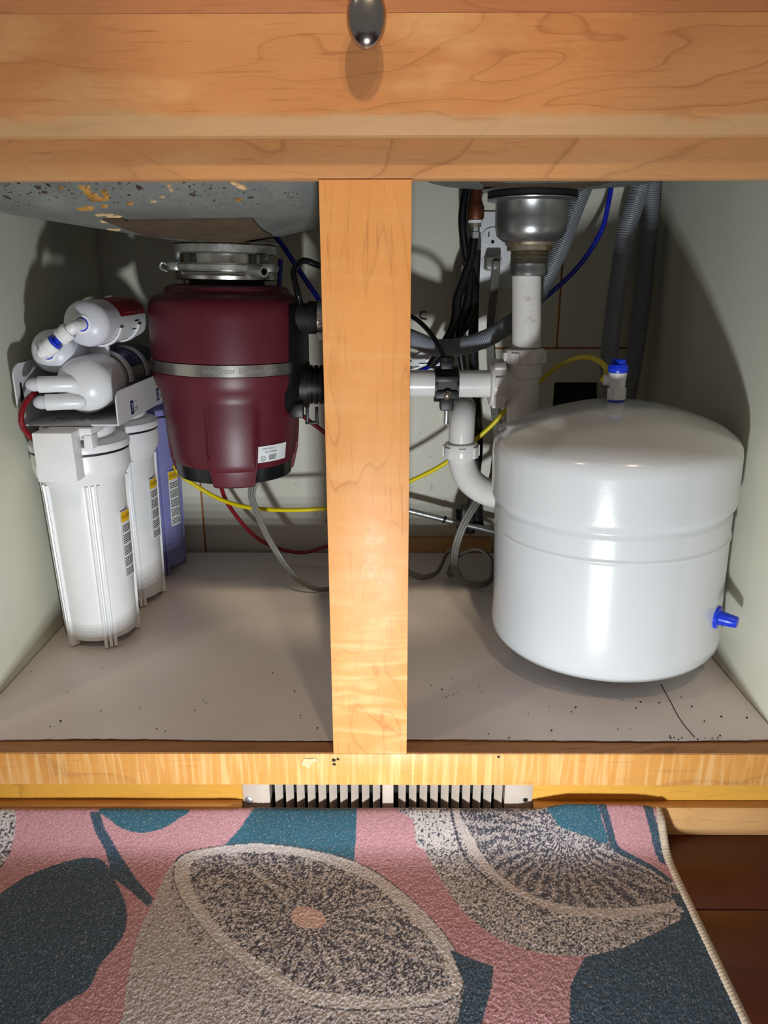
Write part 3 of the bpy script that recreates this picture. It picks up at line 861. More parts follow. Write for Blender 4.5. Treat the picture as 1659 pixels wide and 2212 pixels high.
obj('rust_spots', gl, 'rust', sink)['kind'] = 'stuff'

# ------------------------------------------------------------------ garbage disposal
disp = thing('garbage_disposal', 'maroon garbage disposal with a steel band, hanging under the left sink bowl', 'disposal', (DX, DY, 0.3529), (0, math.radians(1.2), 0))
DK = 1.0627         # body about 21 cm across
DM = (Matrix.Translation((DX, DY, 0.3529)) @ Matrix.Rotation(math.radians(1.2), 4, 'Y') @ Matrix.Scale(DK, 4) @ Matrix.Translation((0, 0, -.36)))
def in_disp(mb):     # parts drawn beside the body axis at (-0.1825, 0.30)
    m_ = DM @ Matrix.Translation((0.1825, -0.30, 0)); mb.v = [(m_ @ Vector(p))[:] for p in mb.v]; return mb
def lobes(a, z):       # three legs pressed out of the lower shell
    f = 0
    for c in (-math.pi / 2 + 0.18, -math.pi / 2 + 0.18 + 2 * math.pi / 3, -math.pi / 2 + 0.18 + 4 * math.pi / 3):
        dd = abs((a - c + math.pi) % (2 * math.pi) - math.pi)
        f = max(f, min(1, max(0, (0.40 - dd) / 0.09)))
    g_ = min(1, max(0, (0.335 - z) / 0.016)); h_ = 0.03 + 0.10 * max(0, (0.335 - z)) / 0.1
    return 1 + f * g_ * h_
R0 = 0.0965
up = [(0.060, 0.4640), (0.068, 0.4635), (0.0745, 0.4605), (0.077, 0.4545), (0.086, 0.4515), (0.092, 0.4475), (0.0955, 0.440), (R0, 0.428), (R0, 0.377)]
obj('upper_shell', MB().lathe(up[::-1], 96, DM), 'maroon', disp)
band = MB().lathe([(R0 - 0.001, 0.3765), (R0 + 0.0008, 0.376), (R0 + 0.0008, 0.3625), (R0 - 0.001, 0.362)][::-1], 96, DM)
bnd = obj('steel_band', band, 'steel', disp)
lo = [(R0 - 0.0005, 0.3615), (0.0955, 0.352), (0.0925, 0.343), (0.0885, 0.336), (0.0868, 0.328), (0.0852, 0.31), (0.082, 0.28), (0.0785, 0.255), (0.0770, 0.2475), (0.0755, 0.2455)]
obj('lower_shell', MB().lathe(lo[::-1], 144, DM, rfun=lobes), 'maroon', disp)
# leg feet reaching below the shell
for c in (-math.pi / 2 + 0.18, -math.pi / 2 + 0.18 + 2 * math.pi / 3, -math.pi / 2 + 0.18 + 4 * math.pi / 3):
    mb = MB(); n = 12; rows = [(0.262, 0.0855, 0.36), (0.250, 0.0850, 0.35), (0.236, 0.0825, 0.33), (0.226, 0.080, 0.32), (0.2235, 0.076, 0.30)]
    for z, r, w_ in rows:
        for k in range(n + 1):
            a = c - w_ + 2 * w_ * k / n; mb.v.append((DM @ Vector((r * math.cos(a), r * math.sin(a), z)))[:])
        for k in range(n + 1):
            a = c + w_ - 2 * w_ * k / n; mb.v.append((DM @ Vector((0.066 * math.cos(a), 0.066 * math.sin(a), z)))[:])
    m_ = 2 * (n + 1)
    for i in range(len(rows) - 1):
        for k in range(m_):
            mb.f.append((i * m_ + k, i * m_ + (k + 1) % m_, (i + 1) * m_ + (k + 1) % m_, (i + 1) * m_ + k))
    mb.f += [tuple(range(m_)), tuple((len(rows) - 1) * m_ + k for k in range(m_))]
    obj('foot', mb, 'maroon', disp)
obj('base_ring', MB().lathe([(0.0755, 0.2475), (0.0755, 0.240), (0.0745, 0.228), (0.070, 0.2265), (0.0001, 0.2265)], 64, DM), M['black_tube'], disp)
def on_cyl(R, a0, z0, root=DM):
    return lambda x, y: root @ Vector((R * math.cos(a0 + x / R), R * math.sin(a0 + x / R), z0 + y))
obj('lettering', mapped(text2d('InSinkErator  Evolution Select', 0.0088, 0.088), on_cyl(R0 + 0.0011, -math.pi / 2 + 0.33, 0.3692)), 'grey_print', bnd)
# rating plate
ra = math.radians(-43); rr_ = 0.0835
def on_cone(x, y):
    z0 = 0.264; R = 0.0795 + (z0 + y - 0.255) * 0.115 + 0.0009
    return DM @ Vector((R * math.cos(ra + x / 0.0805), R * math.sin(ra + x / 0.0805), z0 + y))
rl = obj('rating_plate', mapped(rect2d(-0.021, 0.023, -0.0095, 0.0115, 12), on_cone), 'white_print', disp)
def on_cone2(x, y):
    p = on_cone(x, y); c = DM @ Vector((0, 0, 0.26)); dv = Vector((p.x - c.x, p.y - c.y, 0)).normalized(); return p + dv * 0.0003
pr_ = [([(x - .006, y + .0078) for x, y in text2d('MODEL SELECT-2', .0026)[0]], text2d('MODEL SELECT-2', .0026)[1]),
       ([(x - .003, y + .0035) for x, y in text2d('S/N 17093982', .0030)[0]], text2d('S/N 17093982', .0030)[1]),
       ([(x - .014, y - .0045) for x, y in text2d('UL', .0030)[0]], text2d('UL', .0030)[1])]
for k in range(5):
    pr_.append(rect2d(-.006, .006 - .002 * (k % 2), -.0012 - k * .0014, -.0006 - k * .0014, 2))
n = 20; vs = []
for k in range(n):
    a = 2 * math.pi * k / n; vs += [(-.014 + .0034 * math.cos(a), -.0045 + .0034 * math.sin(a)), (-.014 + .0029 * math.cos(a), -.0045 + .0029 * math.sin(a))]
pr_.append((vs, [(2 * k, (2 * k + 2) % (2 * n), (2 * k + 3) % (2 * n), 2 * k + 1) for k in range(n)]))
obj('plate_print', mapped(merge2d(pr_), on_cone2), 'black_print', rl)
# mounting assembly
obj('gasket', MB().lathe([(0.046, 0.463), (0.046, 0.4735)], 40, DM), 'black_rubber', disp)
mb = MB().lathe([(0.050, 0.4700), (0.058, 0.4692), (0.0615, 0.4705), (0.0625, 0.4745), (0.0605, 0.4785), (0.050, 0.479)], 56, DM)
obj('lower_clamp', mb, 'steel', disp)
mb = MB().lathe([(0.050, 0.4795), (0.0615, 0.4795), (0.0640, 0.4815), (0.0640, 0.4865), (0.062, 0.4885), (0.050, 0.489)], 56, DM)
for a in (math.radians(-150), math.radians(-28), math.radians(90)):
    mb.lathe([(0.0095, 0.4795), (0.0105, 0.481), (0.0105, 0.487), (0.0095, 0.4888)], 18, DM @ Matrix.Translation((0.0615 * math.cos(a), 0.0615 * math.sin(a), 0)))
obj('mounting_ring', mb, 'zinc', disp)
mb = MB().lathe([(0.0040, 0.018), (0.0062, 0.018), (0.0072, 0.016), (0.0072, -0.012), (0.0060, -0.0125), (0.0045, -0.0125), (0.0045, 0.010)], 22, DM @ Matrix.Translation((0.044, -0.053, 0.4805)) @ Matrix.Rotation(math.radians(70), 4, 'Z') @ Matrix.Rotation(math.radians(86), 4, 'Y') @ Matrix.Rotation(math.radians(115), 4, 'X'), cap=False)
obj('locking_lug', mb, 'zinc', disp); mb = MB()
mb.tube([DM @ Vector((-0.064, -0.03, 0.478)), DM @ Vector((-0.072, -0.031, 0.482)), DM @ Vector((-0.070, -0.031, 0.488)), DM @ Vector((-0.064, -0.03, 0.486))], 0.0016, 8, 0.001)
obj('locking_ring', mb, 'zinc', disp)
obj('neck', MB().lathe([(0.0435, 0.4785), (0.0435, 0.509)], 48, DM), 'steel', disp)
obj('support_flange', MB().lathe([(0.046, 0.4995), (0.0600, 0.4995), (0.0622, 0.501), (0.0622, 0.509), (0.058, 0.5112), (0.046, 0.5112)], 56, DM), 'zinc', disp)
obj('sink_flange', MB().lathe([(0.060, 0.5113), (0.066, 0.5122), (0.056, 0.5132)], 48, DM), 'brass', disp)
for a in (math.radians(-150), math.radians(-28), math.radians(90)):
    mb = MB(); zp = np.linspace(0.4885, 0.5035, 25)
    mb.lathe([(0.0036 if i % 2 else 0.0044, z) for i, z in enumerate(zp)], 14, DM @ Matrix.Translation((0.0585 * math.cos(a), 0.0585 * math.sin(a), 0)))
    obj('mounting_screw', mb, 'zinc', disp)
# black side: trim panel, dishwasher inlet with clamp, discharge elbow
mb = MB(); n = 10; rows = [(0.446, 0.0915, 0.18), (0.440, 0.099, 0.25), (0.41, 0.1005, 0.27), (0.36, 0.101, 0.27), (0.335, 0.099, 0.27), (0.322, 0.096, 0.24), (0.312, 0.0905, 0.16)]
ac = math.radians(-17)
for z, r, w_ in rows:
    for k in range(n + 1):
        a = ac - w_ + 2 * w_ * k / n; mb.v.append((DM @ Vector((r * math.cos(a), r * math.sin(a), z)))[:])
    for k in range(n + 1):
        a = ac + w_ - 2 * w_ * k / n; mb.v.append((DM @ Vector((0.082 * math.cos(a), 0.082 * math.sin(a), z)))[:])
m_ = 2 * (n + 1)
for i in range(len(rows) - 1):
    for k in range(m_):
        mb.f.append((i * m_ + k, i * m_ + (k + 1) % m_, (i + 1) * m_ + (k + 1) % m_, (i + 1) * m_ + k))
mb.f += [tuple(range(m_)), tuple((len(rows) - 1) * m_ + k for k in range(m_))]
obj('side_trim', mb, 'black_plastic', disp)
ix = -0.1825 + 0.085
mb = MB().cyl((ix, 0.272, 0.428), (ix + 0.045, 0.272, 0.428), 0.017, 24)
mb.cyl((ix + 0.018, 0.272, 0.428), (ix + 0.060, 0.272, 0.428), 0.0195, 24)
inl = obj('dishwasher_inlet', in_disp(mb), 'black_rubber', disp)
mb = MB().cyl((ix + 0.030, 0.272, 0.428), (ix + 0.041, 0.272, 0.428), 0.0205, 28)
for k in range(5):
    mb.box(ix + 0.0315, ix + 0.0395, 0.2505, 0.2525, 0.4205 + 0.0035 * k, 0.422 + 0.0035 * k)
mb.box(ix + 0.029, ix + 0.042, 0.252, 0.262, 0.404, 0.412, 0.001)
mb.lathe([(0.0045, 0), (0.0042, 0.005)], 6, Matrix.Translation((ix + 0.036, 0.252, 0.407)) @ Matrix.Rotation(math.pi / 2, 4, 'X'))
obj('hose_clamp', in_disp(mb), 'steel', inl)
mb = MB(); y0 = 0.30; zc = 0.3405
mb.cyl((ix - 0.01, 0.29, zc + .004), (ix + 0.016, 0.29, zc + .004), 0.029, 32)
for k in range(6):
    mb.cyl((ix + 0.016 + k * 0.007, 0.29, zc + .004), (ix + 0.0205 + k * 0.007, 0.29, zc + .004), 0.0245, 28)
mb.cyl((ix + 0.010, 0.29, zc + .004), (ix + 0.07, 0.29, zc + .004), 0.021, 28)
mb.box(ix - 0.005, ix + 0.012, 0.258, 0.268, zc - .034, zc - .016, 0.002)
mb.box(ix + 0.014, ix + 0.018, 0.262, 0.266, zc - .040, zc - .020, 0.001); mb.box(ix + 0.026, ix + 0.030, 0.262, 0.266, zc - .040, zc - .020, 0.001)
mb.box(ix + 0.0135, ix + 0.0305, 0.262, 0.266, zc - .042, zc - .038, 0.001)
obj('discharge_elbow', in_disp(mb), 'black_plastic', disp)

# ------------------------------------------------------------------ reverse osmosis filter unit
RA = 0.0
ro = thing('water_filter_unit', 'water filter unit of three upright canisters under a white bracket by left wall', 'water filter', (-0.3725, 0.263, 0.0055), (0, 0, RA))
RM = Matrix.Translation(ro.location) @ Matrix.Rotation(RA, 4, 'Z')
def ribs(a, z):
    f = 0.0
    for c in (-1.15, -1.02, -0.89, -2.35, -2.22, 0.42, 0.55, 0.68, 2.0, 2.13, 2.26, -2.9, -3.03):
        dd = abs((a - c + math.pi) % (2 * math.pi) - math.pi)
        f = max(f, min(1, max(0, (0.040 - dd) / 0.014)))
    return 1 + 0.075 * f
def sump(v0, mat, nm, par, z1=0.258):
    mb = MB()
    prof = [(0.0001, 0.006), (0.036, 0.006), (0.0435, 0.010), (0.0450, 0.018), (0.0470, 0.10), (0.0490, 0.205), (0.0500, 0.222)]
    mb.lathe(prof, 240, RM @ Matrix.Translation((0, v0, 0)), rfun=ribs)
    prof = [(0.0498, 0.220), (0.0530, 0.2275), (0.0575, 0.236), (0.0588, 0.241), (0.0588, 0.2605)]
    mb.lathe(prof, 64, RM @ Matrix.Translation((0, v0, 0)))
    # standing lugs below the bowl
    for c in (-1.15, -1.02, -0.89, -2.35, -2.22, 0.42, 0.55, 0.68, 2.13):
        mb.box(-0.0022, 0.0022, 0.036, 0.0485, 0.0, 0.016, 0.001, RM @ Matrix.Translation((0, v0, 0)) @ Matrix.Rotation(c - math.pi / 2, 4, 'Z'))
    return obj(nm, mb, mat, par)
def cap(v0, mat, par):
    mb = MB().lathe([(0.0575, 0.2627), (0.0600, 0.2640), (0.0608, 0.268), (0.0600, 0.2725), (0.0560, 0.2748), (0.0470, 0.276), (0.0455, 0.277), (0.0445, 0.290), (0.042, 0.2925), (0.0001, 0.2932)], 72, RM @ Matrix.Translation((0, v0, 0)))
    o = obj('canister_cap', mb, mat, par)
    obj('o_ring', MB().lathe([(0.0585, 0.2606), (0.0590, 0.2606), (0.0590, 0.2626), (0.0585, 0.2626)], 64, RM @ Matrix.Translation((0, v0, 0))), 'black_line', o)
    return o
CW = 0.125
can = []
for k in range(3):
    v0 = CW * k
    if k < 2:
        c_ = sump(v0, 'white_plastic', 'canister', ro)
    else:
        c_ = sump(v0, 'blue_clear', 'canister', ro); c_['label'] = 'clear blue canister'
        obj('cartridge', MB().lathe([(0.030, 0.02), (0.030, 0.235)], 32, RM @ Matrix.Translation((0, v0, 0))), 'cartridge', c_)
    cp = cap(v0, 'white_plastic' if k < 2 else 'blue_clear', ro)
    can.append(c_)
    # caution sticker facing the room
    a0 = (-0.14, -0.16, -0.42)[k]
    zt = (0.180, 0.190, 0.172)[k]
    def f_(x, y, rad=0.0005, v0=v0, a0=a0):
        R = 0.0450 + 0.0040 * (y - 0.018) / 0.172 + 0.0020 + rad
        return RM @ (Vector((0, v0, 0)) + Vector((R * math.cos(a0 + x / R), R * math.sin(a0 + x / R), y)))
    st = obj('caution_label', mapped(rect2d(-0.0115, 0.0115, zt - 0.092, zt, 8), f_), 'white_print', c_)
    obj('caution_header', mapped(rect2d(-0.0108, 0.0108, zt - 0.0145, zt - 0.001, 8), lambda x, y: f_(x, y, 0.0007)), 'yellow_print', c_)
    fl_ = [([(x, y + zt - 0.0078) for x, y in text2d('CAUTION', 0.0062, 0.0205)[0]], text2d('CAUTION', 0.0062, 0.0205)[1])]
    rnd = random.Random(k)
    for r_ in range(27):
        y = zt - 0.020 - r_ * 0.00262; x = -0.0100
        if r_ % 6 == 4: continue
        while x < 0.0095:
            w_ = rnd.uniform(0.0018, 0.005); x2 = min(0.0100, x + w_); fl_.append(rect2d(x, x2, y, y + 0.0011, 1)); x = x2 + 0.0007
    obj('caution_print', mapped(merge2d(fl_), lambda x, y: f_(x, y, 0.0010)), 'black_print', c_)
# valve block hanging on the first cap
mb = MB().box(-0.0195, 0.0265, -0.0830, -0.0590, 0.2380, 0.2965, 0.0012, RM)
mb.box(-0.0125, 0.040, -0.060, -0.020, 0.2880, 0.2975, 0.0010, RM)
mb.box(0.030, 0.040, -0.060, -0.040, 0.2720, 0.2905, 0.0010, RM)
obj('valve_block', mb, 'white_plastic', ro)
obj('elbow_stub', MB().cyl(RM @ Vector((-0.030, -0.050, 0.262)), RM @ Vector((-0.030, -0.050, 0.236)), 0.0065, 16), 'white_plastic', ro)
# folded steel bracket
zb = 0.2985
mb = MB().box(-0.046, 0.0690, -0.050, 0.320, zb, zb + 0.0018, 0, RM)
obj('bracket_plate', mb, 'bracket', ro)
def flange(x, v0, v1, h, rc, holes=None):
    P = [(v0, zb), (v1, zb), (v1, zb + h)] + [(v0 + rc - rc * math.sin(a), zb + h - rc + rc * math.cos(a)) for a in np.linspace(0, math.pi / 2, 8)]
    m = Matrix.Rotation(0, 4, 'X')
    mb = MB(); n = len(P)
    mb.v = [(RM @ Vector((x, v, z)))[:] for v, z in P] + [(RM @ Vector((x + 0.0018, v, z)))[:] for v, z in P]
    mb.f = [tuple(range(n)), tuple(range(2 * n - 1, n - 1, -1))] + [((i + 1) % n, i, n + i, n + (i + 1) % n) for i in range(n)]
    return mb
fr_ = obj('bracket_front', flange(0.0690, -0.050, 0.320, 0.040, 0.012), 'bracket', ro)
fb_ = obj('bracket_back', flange(-0.0475, -0.051, 0.320, 0.072, 0.016), 'bracket', ro)
mb = MB()
kx = -0.0454
def ky(v, z):
    return (RM @ Vector((kx, v, z)))[:]
vs = [(-0.038 + .0052 * math.cos(a), zb + .030 + .0060 * math.sin(a)) for a in np.linspace(math.radians(125), math.radians(415), 14)] + [(-0.0352 + 0, zb + .048), (-0.038, zb + .051), (-0.0408, zb + .048)]
mb.v = [ky(v, z) for v, z in vs]; mb.f = [tuple(range(len(vs)))]
obj('keyhole', mb, 'dark_void', fb_)
def on_front(v0, z0):
    return lambda x, y: RM @ Vector((0.0710, v0 + x, z0 + y))
for n_, nm_, v0 in (('3', 'CTO', 0.004), ('2', 'GAC', 0.112)):
    obj('stage_block', mapped(rect2d(-0.0085, 0.003, -0.0085, 0.0085, 1), on_front(v0, zb + .0135)), 'navy_print', fr_)
    obj('stage_number', mapped(text2d(n_, .014), lambda x, y: RM @ Vector((0.0712, v0 - .0028 + x, zb + .0135 + y))), 'white_print', fr_)
    a_, b_ = text2d(nm_, .0070); c2_, d2_ = text2d('STAGE', .0040)
    obj('stage_name', mapped(merge2d([(a_, b_)]), lambda x, y: RM @ Vector((0.0711, v0 + .0120 + x, zb + .0095 + y))), 'navy_print', fr_)
    obj('stage_word', mapped(merge2d([(c2_, d2_)]), lambda x, y: RM @ Vector((0.0711, v0 + .0115 + x, zb + .0195 + y))), 'grey_print', fr_)
for x, v in ((-0.012, -0.022), (0.022, -0.020), (-0.012, 0.10), (0.022, 0.10)):
    obj('bracket_screw', MB().lathe([(0.0055, zb + .0018), (0.0055, zb + .0034), (0.003, zb + .0046), (0.0001, zb + .0048)], 16, RM @ Matrix.Translation((x, v, 0))), 'zinc', ro)
# horizontal housings; the axis runs front to back
def hcyl(c, v0, v1, r, dome, mat, name, par):
    prof = [(0.0001, -dome)] + [(r * math.sin(a), -dome * math.cos(a)) for a in np.linspace(0.15, math.pi / 2, 12)] + [(r, v1 - v0), (r * .7, v1 - v0 + .006), (0.0001, v1 - v0 + .007)]
    mm_ = RM @ Matrix.Translation((c[0], v0, c[1])) @ Matrix.Rotation(-math.pi / 2, 4, 'X')
    return obj(name, MB().lathe(prof, 56, mm_), mat, par), mm_
def loc_uz(px, py, Y):    # pixel at depth -> local (u, z)
    p = RM.inverted() @ at(px, py, Y); return (p.x, p.z)
cm = loc_uz(189, 830, 0.255); cmr = 0.0340
mem, mm_m = hcyl(cm, -0.014, 0.030, cmr, 0.026, 'white_plastic', 'membrane_cap', ro)
obj('membrane_tube', MB().lathe([(0.0318, 0.03), (0.0318, 0.28)], 48, mm_m), 'silver_wrap', ro)
def on_h(mat_, R):
    return lambda x, y: mat_ @ Vector((R * math.cos(x / R), R * math.sin(x / R), y))
nb = obj('membrane_label', mapped(rect2d(-0.085, -0.012, 0.080, 0.20, 16), on_h(mm_m, 0.0322)), 'navy_print', ro)
for du, dz in ((-0.010, 0.0045), (-0.004, -0.0165)):
    a = RM @ Vector((cm[0] + 0.004 + du, -0.036, cm[1] + dz)); b = RM @ Vector((cm[0] - 0.034 + du, -0.044, cm[1] + dz))
    dv = (b - a).normalized(); q_ = dv.to_track_quat('Z', 'Y').to_matrix().to_4x4(); Lh = (b - a).length
    obj('port', MB().lathe([(0.0001, -0.008), (0.006, -0.006), (0.0095, 0), (0.0098, Lh - .001), (0.0088, Lh)], 24, Matrix.Translation(a) @ q_), 'white_plastic', ro)
    obj('port_collet', MB().lathe([(0.0078, Lh), (0.0080, Lh + .006), (0.0060, Lh + .011), (0.0030, Lh + .0135), (0.0001, Lh + .014)], 16, Matrix.Translation(a) @ q_), 'frosted', ro)
ca_ = loc_uz(187, 699, 0.250)
fa, mm_a = hcyl(ca_, -0.010, 0.136, 0.0272, 0.018, 'frosted', 'post_filter', ro)
cb_ = loc_uz(120, 758, 0.258)
fb2, mm_b = hcyl(cb_, -0.010, 0.136, 0.0258, 0.018, 'frosted', 'post_filter', ro)
obj('filter_label', mapped(rect2d(-0.062, -0.0060, 0.040, 0.139, 14), on_h(mm_a, 0.0275)), 'red_print', fa)
obj('filter_label', mapped(rect2d(-0.0058, 0.030, 0.040, 0.139, 14), on_h(mm_a, 0.0275)), 'white_print', fa)
bars = [rect2d(-0.046, -0.037, 0.050 + .007 * k, 0.065 + .007 * k, 3) for k in range(7)] + [rect2d(-0.030, -0.026, 0.075 + .005 * k, 0.089 + .005 * k, 2) for k in range(4)] + [rect2d(-0.0105, -0.0090, 0.055 + .012 * k, 0.069 + .012 * k, 2) for k in range(5)]
obj('label_print', mapped(merge2d(bars), on_h(mm_a, 0.0278)), plain('pale_red_print', 'BE5A62', .4), fa)
bars = [rect2d(0.0010, 0.0028, 0.088 + .0042 * k, 0.0935 + .0042 * k, 2) for k in range(4)] + [rect2d(0.012, 0.0135, 0.083 + .004 * k, 0.0912 + .004 * k, 2) for k in range(4)]
obj('label_print', mapped(merge2d(bars), on_h(mm_a, 0.0278)), 'black_print', fa)
# elbow joining the two filters
pa = mm_a @ Vector((0, 0, -0.016)); pb = mm_b @ Vector((0, 0, -0.016))
oa = pa + Vector((0, -0.020, 0)); ob = pb + Vector((0, -0.020, 0)); dv = (ob - oa)
mb = MB().tube([pa, pa + Vector((0, -0.012, 0)), oa + dv * 0.06, oa + dv * 0.2], 0.0068, 16, 0.003)
for t0, t1, r in ((0.17, 0.42, 0.0098), (0.22, 0.26, 0.0105), (0.36, 0.40, 0.0105)):
    mb.cyl(oa + dv * t0, oa + dv * t1, r, 24)
obj('elbow', mb, 'white_fitting', ro)
mb = MB().tube([pb, pb + Vector((0, -0.012, 0)), ob - dv * 0.06, ob - dv * 0.2], 0.0068, 16, 0.003)
for t0, t1, r in ((0.60, 0.86, 0.0098), (0.62, 0.66, 0.0105), (0.78, 0.82, 0.0105)):
    mb.cyl(oa + dv * t0, oa + dv * t1, r, 24)
obj('elbow', mb, 'white_fitting', ro)
mb = MB().cyl(oa + dv * 0.40, oa + dv * 0.62, 0.0048, 16).cyl(oa + dv * 0.54, oa + dv * 0.60, 0.0088, 20)
obj('connector', mb, 'blue', ro)
for pq in (pa, pb):
    obj('port_boss', MB().lathe([(0.0112, -0.004), (0.0112, 0.0015), (0.0085, 0.0025)], 28, Matrix.Translation(pq) @ Matrix.Rotation(math.pi / 2, 4, 'X')), 'white_fitting', ro)
    obj('port_ring', MB().lathe([(0.0082, -0.001), (0.0082, 0.0035), (0.0066, 0.004)], 24, Matrix.Translation(pq + Vector((0, 0.001, 0))) @ Matrix.Rotation(math.pi / 2, 4, 'X')), 'blue', ro)
# double clips holding the filters to the membrane housing
def clip(mat_, v, R, a0, a1, par=ro):
    P = [mat_ @ Vector(((R) * math.cos(a), (R) * math.sin(a), v)) for a in np.linspace(a0, a1, 16)]
    axis = (mat_ @ Vector((0, 0, 1)) - mat_ @ Vector((0, 0, 0)))
    mb = MB(); mb.sweep(P, [(0.0055, 0.0013), (-0.0055, 0.0013), (-0.0055, -0.0013), (0.0055, -0.0013)], up=axis)
    return obj('clip', mb, 'white_plastic', par)
for v in (0.036, 0.105):
    clip(mm_a, v, 0.0292, math.radians(14), math.radians(115)); clip(mm_a, v, 0.0292, math.radians(205), math.radians(262))
    clip(mm_m, v + .03, 0.0342, math.radians(-95), math.radians(8))
mid = RM @ Vector((cm[0] - .005, 0.035, (cm[1] + ca_[1]) / 2))
obj('clip_web', MB().box(-0.020, 0.015, 0.034, 0.040, cm[1] + .026, ca_[1] - .022, 0.001, RM @ Matrix.Translation((cm[0], 0, 0))), 'white_plastic', ro)
obj('clip_web', MB().box(-0.040, -0.018, 0.034, 0.040, cm[1] + .010, cm[1] + 0.028, 0.001, RM @ Matrix.Translation((cm[0], 0, 0))), 'white_plastic', ro)

# red tube looping at the filter unit
tb = [at(125, 846, .285), at(100, 838, .25), at(64, 858, .215), at(46, 893, .2035), at(50, 925, .2035), at(70, 947, .2045), at(80, 955, .208)]
o = obj('red_tube', MB().tube(tb, 0.0034, 10), 'red_tube'); tag(o, 'dark red plastic tube looping beside the bracket of the filter unit', 'tube')

# ------------------------------------------------------------------ strainer and drain
strn = thing('basket_strainer', 'steel basket strainer with rusty thread under the right sink bowl', 'strainer', (TX, TY, 0.50))
TM = Matrix.Translation((TX, TY, 0))
zt_ = at(1147, 430, TY).z
z_ = lambda py: at(1147, py, TY).z
obj('gasket', MB().lathe([(0.0545, z_(429)), (0.0565, z_(427)), (0.0565, z_(417)), (0.05, z_(415))], 56, TM), 'black_rubber', strn)
obj('flange_plate', MB().lathe([(0.058, z_(414.5)), (0.064, z_(412)), (0.056, z_(409))], 56, TM), 'zinc', strn)
cup = [(0.0560, z_(429.5)), (0.0570, z_(431)), (0.0565, z_(433)), (0.0470, z_(436.5)), (0.0460, z_(439)), (0.0457, z_(470)), (0.0455, z_(490)), (0.0440, z_(503)), (0.0405, z_(514)), (0.0345, z_(522)), (0.030, z_(525))]
obj('cup', MB().lathe(cup[::-1], 64, TM), 'stainless', strn)
obj('locknut', MB().lathe([(0.0285, z_(542)), (0.0295, z_(540)), (0.0295, z_(532)), (0.0315, z_(530)), (0.0322, z_(524)), (0.029, z_(523))], 12, TM), 'brass', strn)
zz = np.linspace(z_(567), z_(540), 22)
obj('thread', MB().lathe([(0.0230 if i % 2 else 0.0246, z) for i, z in enumerate(zz)], 40, TM), 'brass', strn)
drain = thing('drain_pipe', 'white plastic sink drain with tee, side arm and curved trap under the right bowl', 'pipe', (TX, TY, 0.2))
obj('slip_nut', MB().lathe([(0.0215, z_(597)), (0.0245, z_(594)), (0.0252, z_(585)), (0.0240, z_(578)), (0.0246, z_(570)), (0.0225, z_(566))], 40, TM), 'stainless', drain)
tl = at(1137, 750, TY); tu = Vector((TX - 0.002, TY, z_(594)))
obj('tailpiece', MB().cyl(tu, tl, 0.0190, 40), 'pvc', drain)
ta = at(1133, 755, TY); tbm = at(1126, 960, TY)
dv = (tbm - ta).normalized()
def along(py):
    t = (at(1130, py, TY).z - ta.z) / dv.z; return ta + dv * t
def nut(mb, a, b, r, n=8, lug=True):
    a, b = Vector(a), Vector(b); q_ = (b - a).to_track_quat('Z', 'Y').to_matrix().to_4x4(); L_ = (b - a).length
    mb.lathe([(r * .80, 0), (r * .94, L_ * .08), (r, L_ * .2), (r, L_ * .8), (r * .94, L_ * .95), (r * .8, L_)], 40, Matrix.Translation(a) @ q_)
    for k in range(n):
        mb.box(-r * .2, r * .2, r * .92, r * 1.09, L_ * .12, L_ * .80, 0.0008, Matrix.Translation(a) @ q_ @ Matrix.Rotation(2 * math.pi * k / n + .2, 4, 'Z'))
    return mb
obj('slip_nut', nut(MB(), along(787), along(752), 0.0278), 'pvc', drain)
mb = MB().cyl(along(785), along(812), 0.0248, 40).cyl(along(812), along(1000), 0.0219, 40)
ha = at(1052, 829, TY); hj = along(842); hdir = Vector((-1, 0, 0.0))
hz_ = ha.z
mb.cyl((hj.x, TY, hz_), (at(1085, 829, TY).x, TY, hz_), 0.0222, 36)
obj('tee', mb, 'pvc', drain)
obj('slip_nut', nut(MB(), (at(1092, 829, TY).x, TY, hz_), (at(1056, 829, TY).x, TY, hz_), 0.0304), 'pvc', drain)
obj('side_arm', MB().cyl((at(1060, 829, TY).x, TY, hz_), (-0.035, TY, hz_ + .001), 0.0184, 36), 'pvc_clean', drain)
obj('slip_nut', nut(MB(), along(945), along(912), 0.0292), 'pvc', drain)
# trap: inverted elbow from the wall, nut, curved bend to behind the tank
trap = [at(994, 895, .49), at(1000, 880, .455), at(1000, 888, .430), at(998, 915, .413), at(996, 965, .41)]
obj('trap_elbow', MB().tube([at(984, 905, .575)] + trap, 0.0188, 28, 0.004), 'pvc_clean', drain)
obj('slip_nut', nut(MB(), at(996, 990, .41), at(996, 955, .41), 0.0252, 7), 'pvc_clean', drain)
bend = [at(996, 975, .41), at(998, 1000, .408), at(1013, 1035, .402), at(1045, 1060, .393), at(1085, 1068, .382), at(1120, 1050, .372), along(960)]
obj('trap_bend', MB().tube(bend, 0.0200, 28, 0.004), 'pvc_clean', drain)

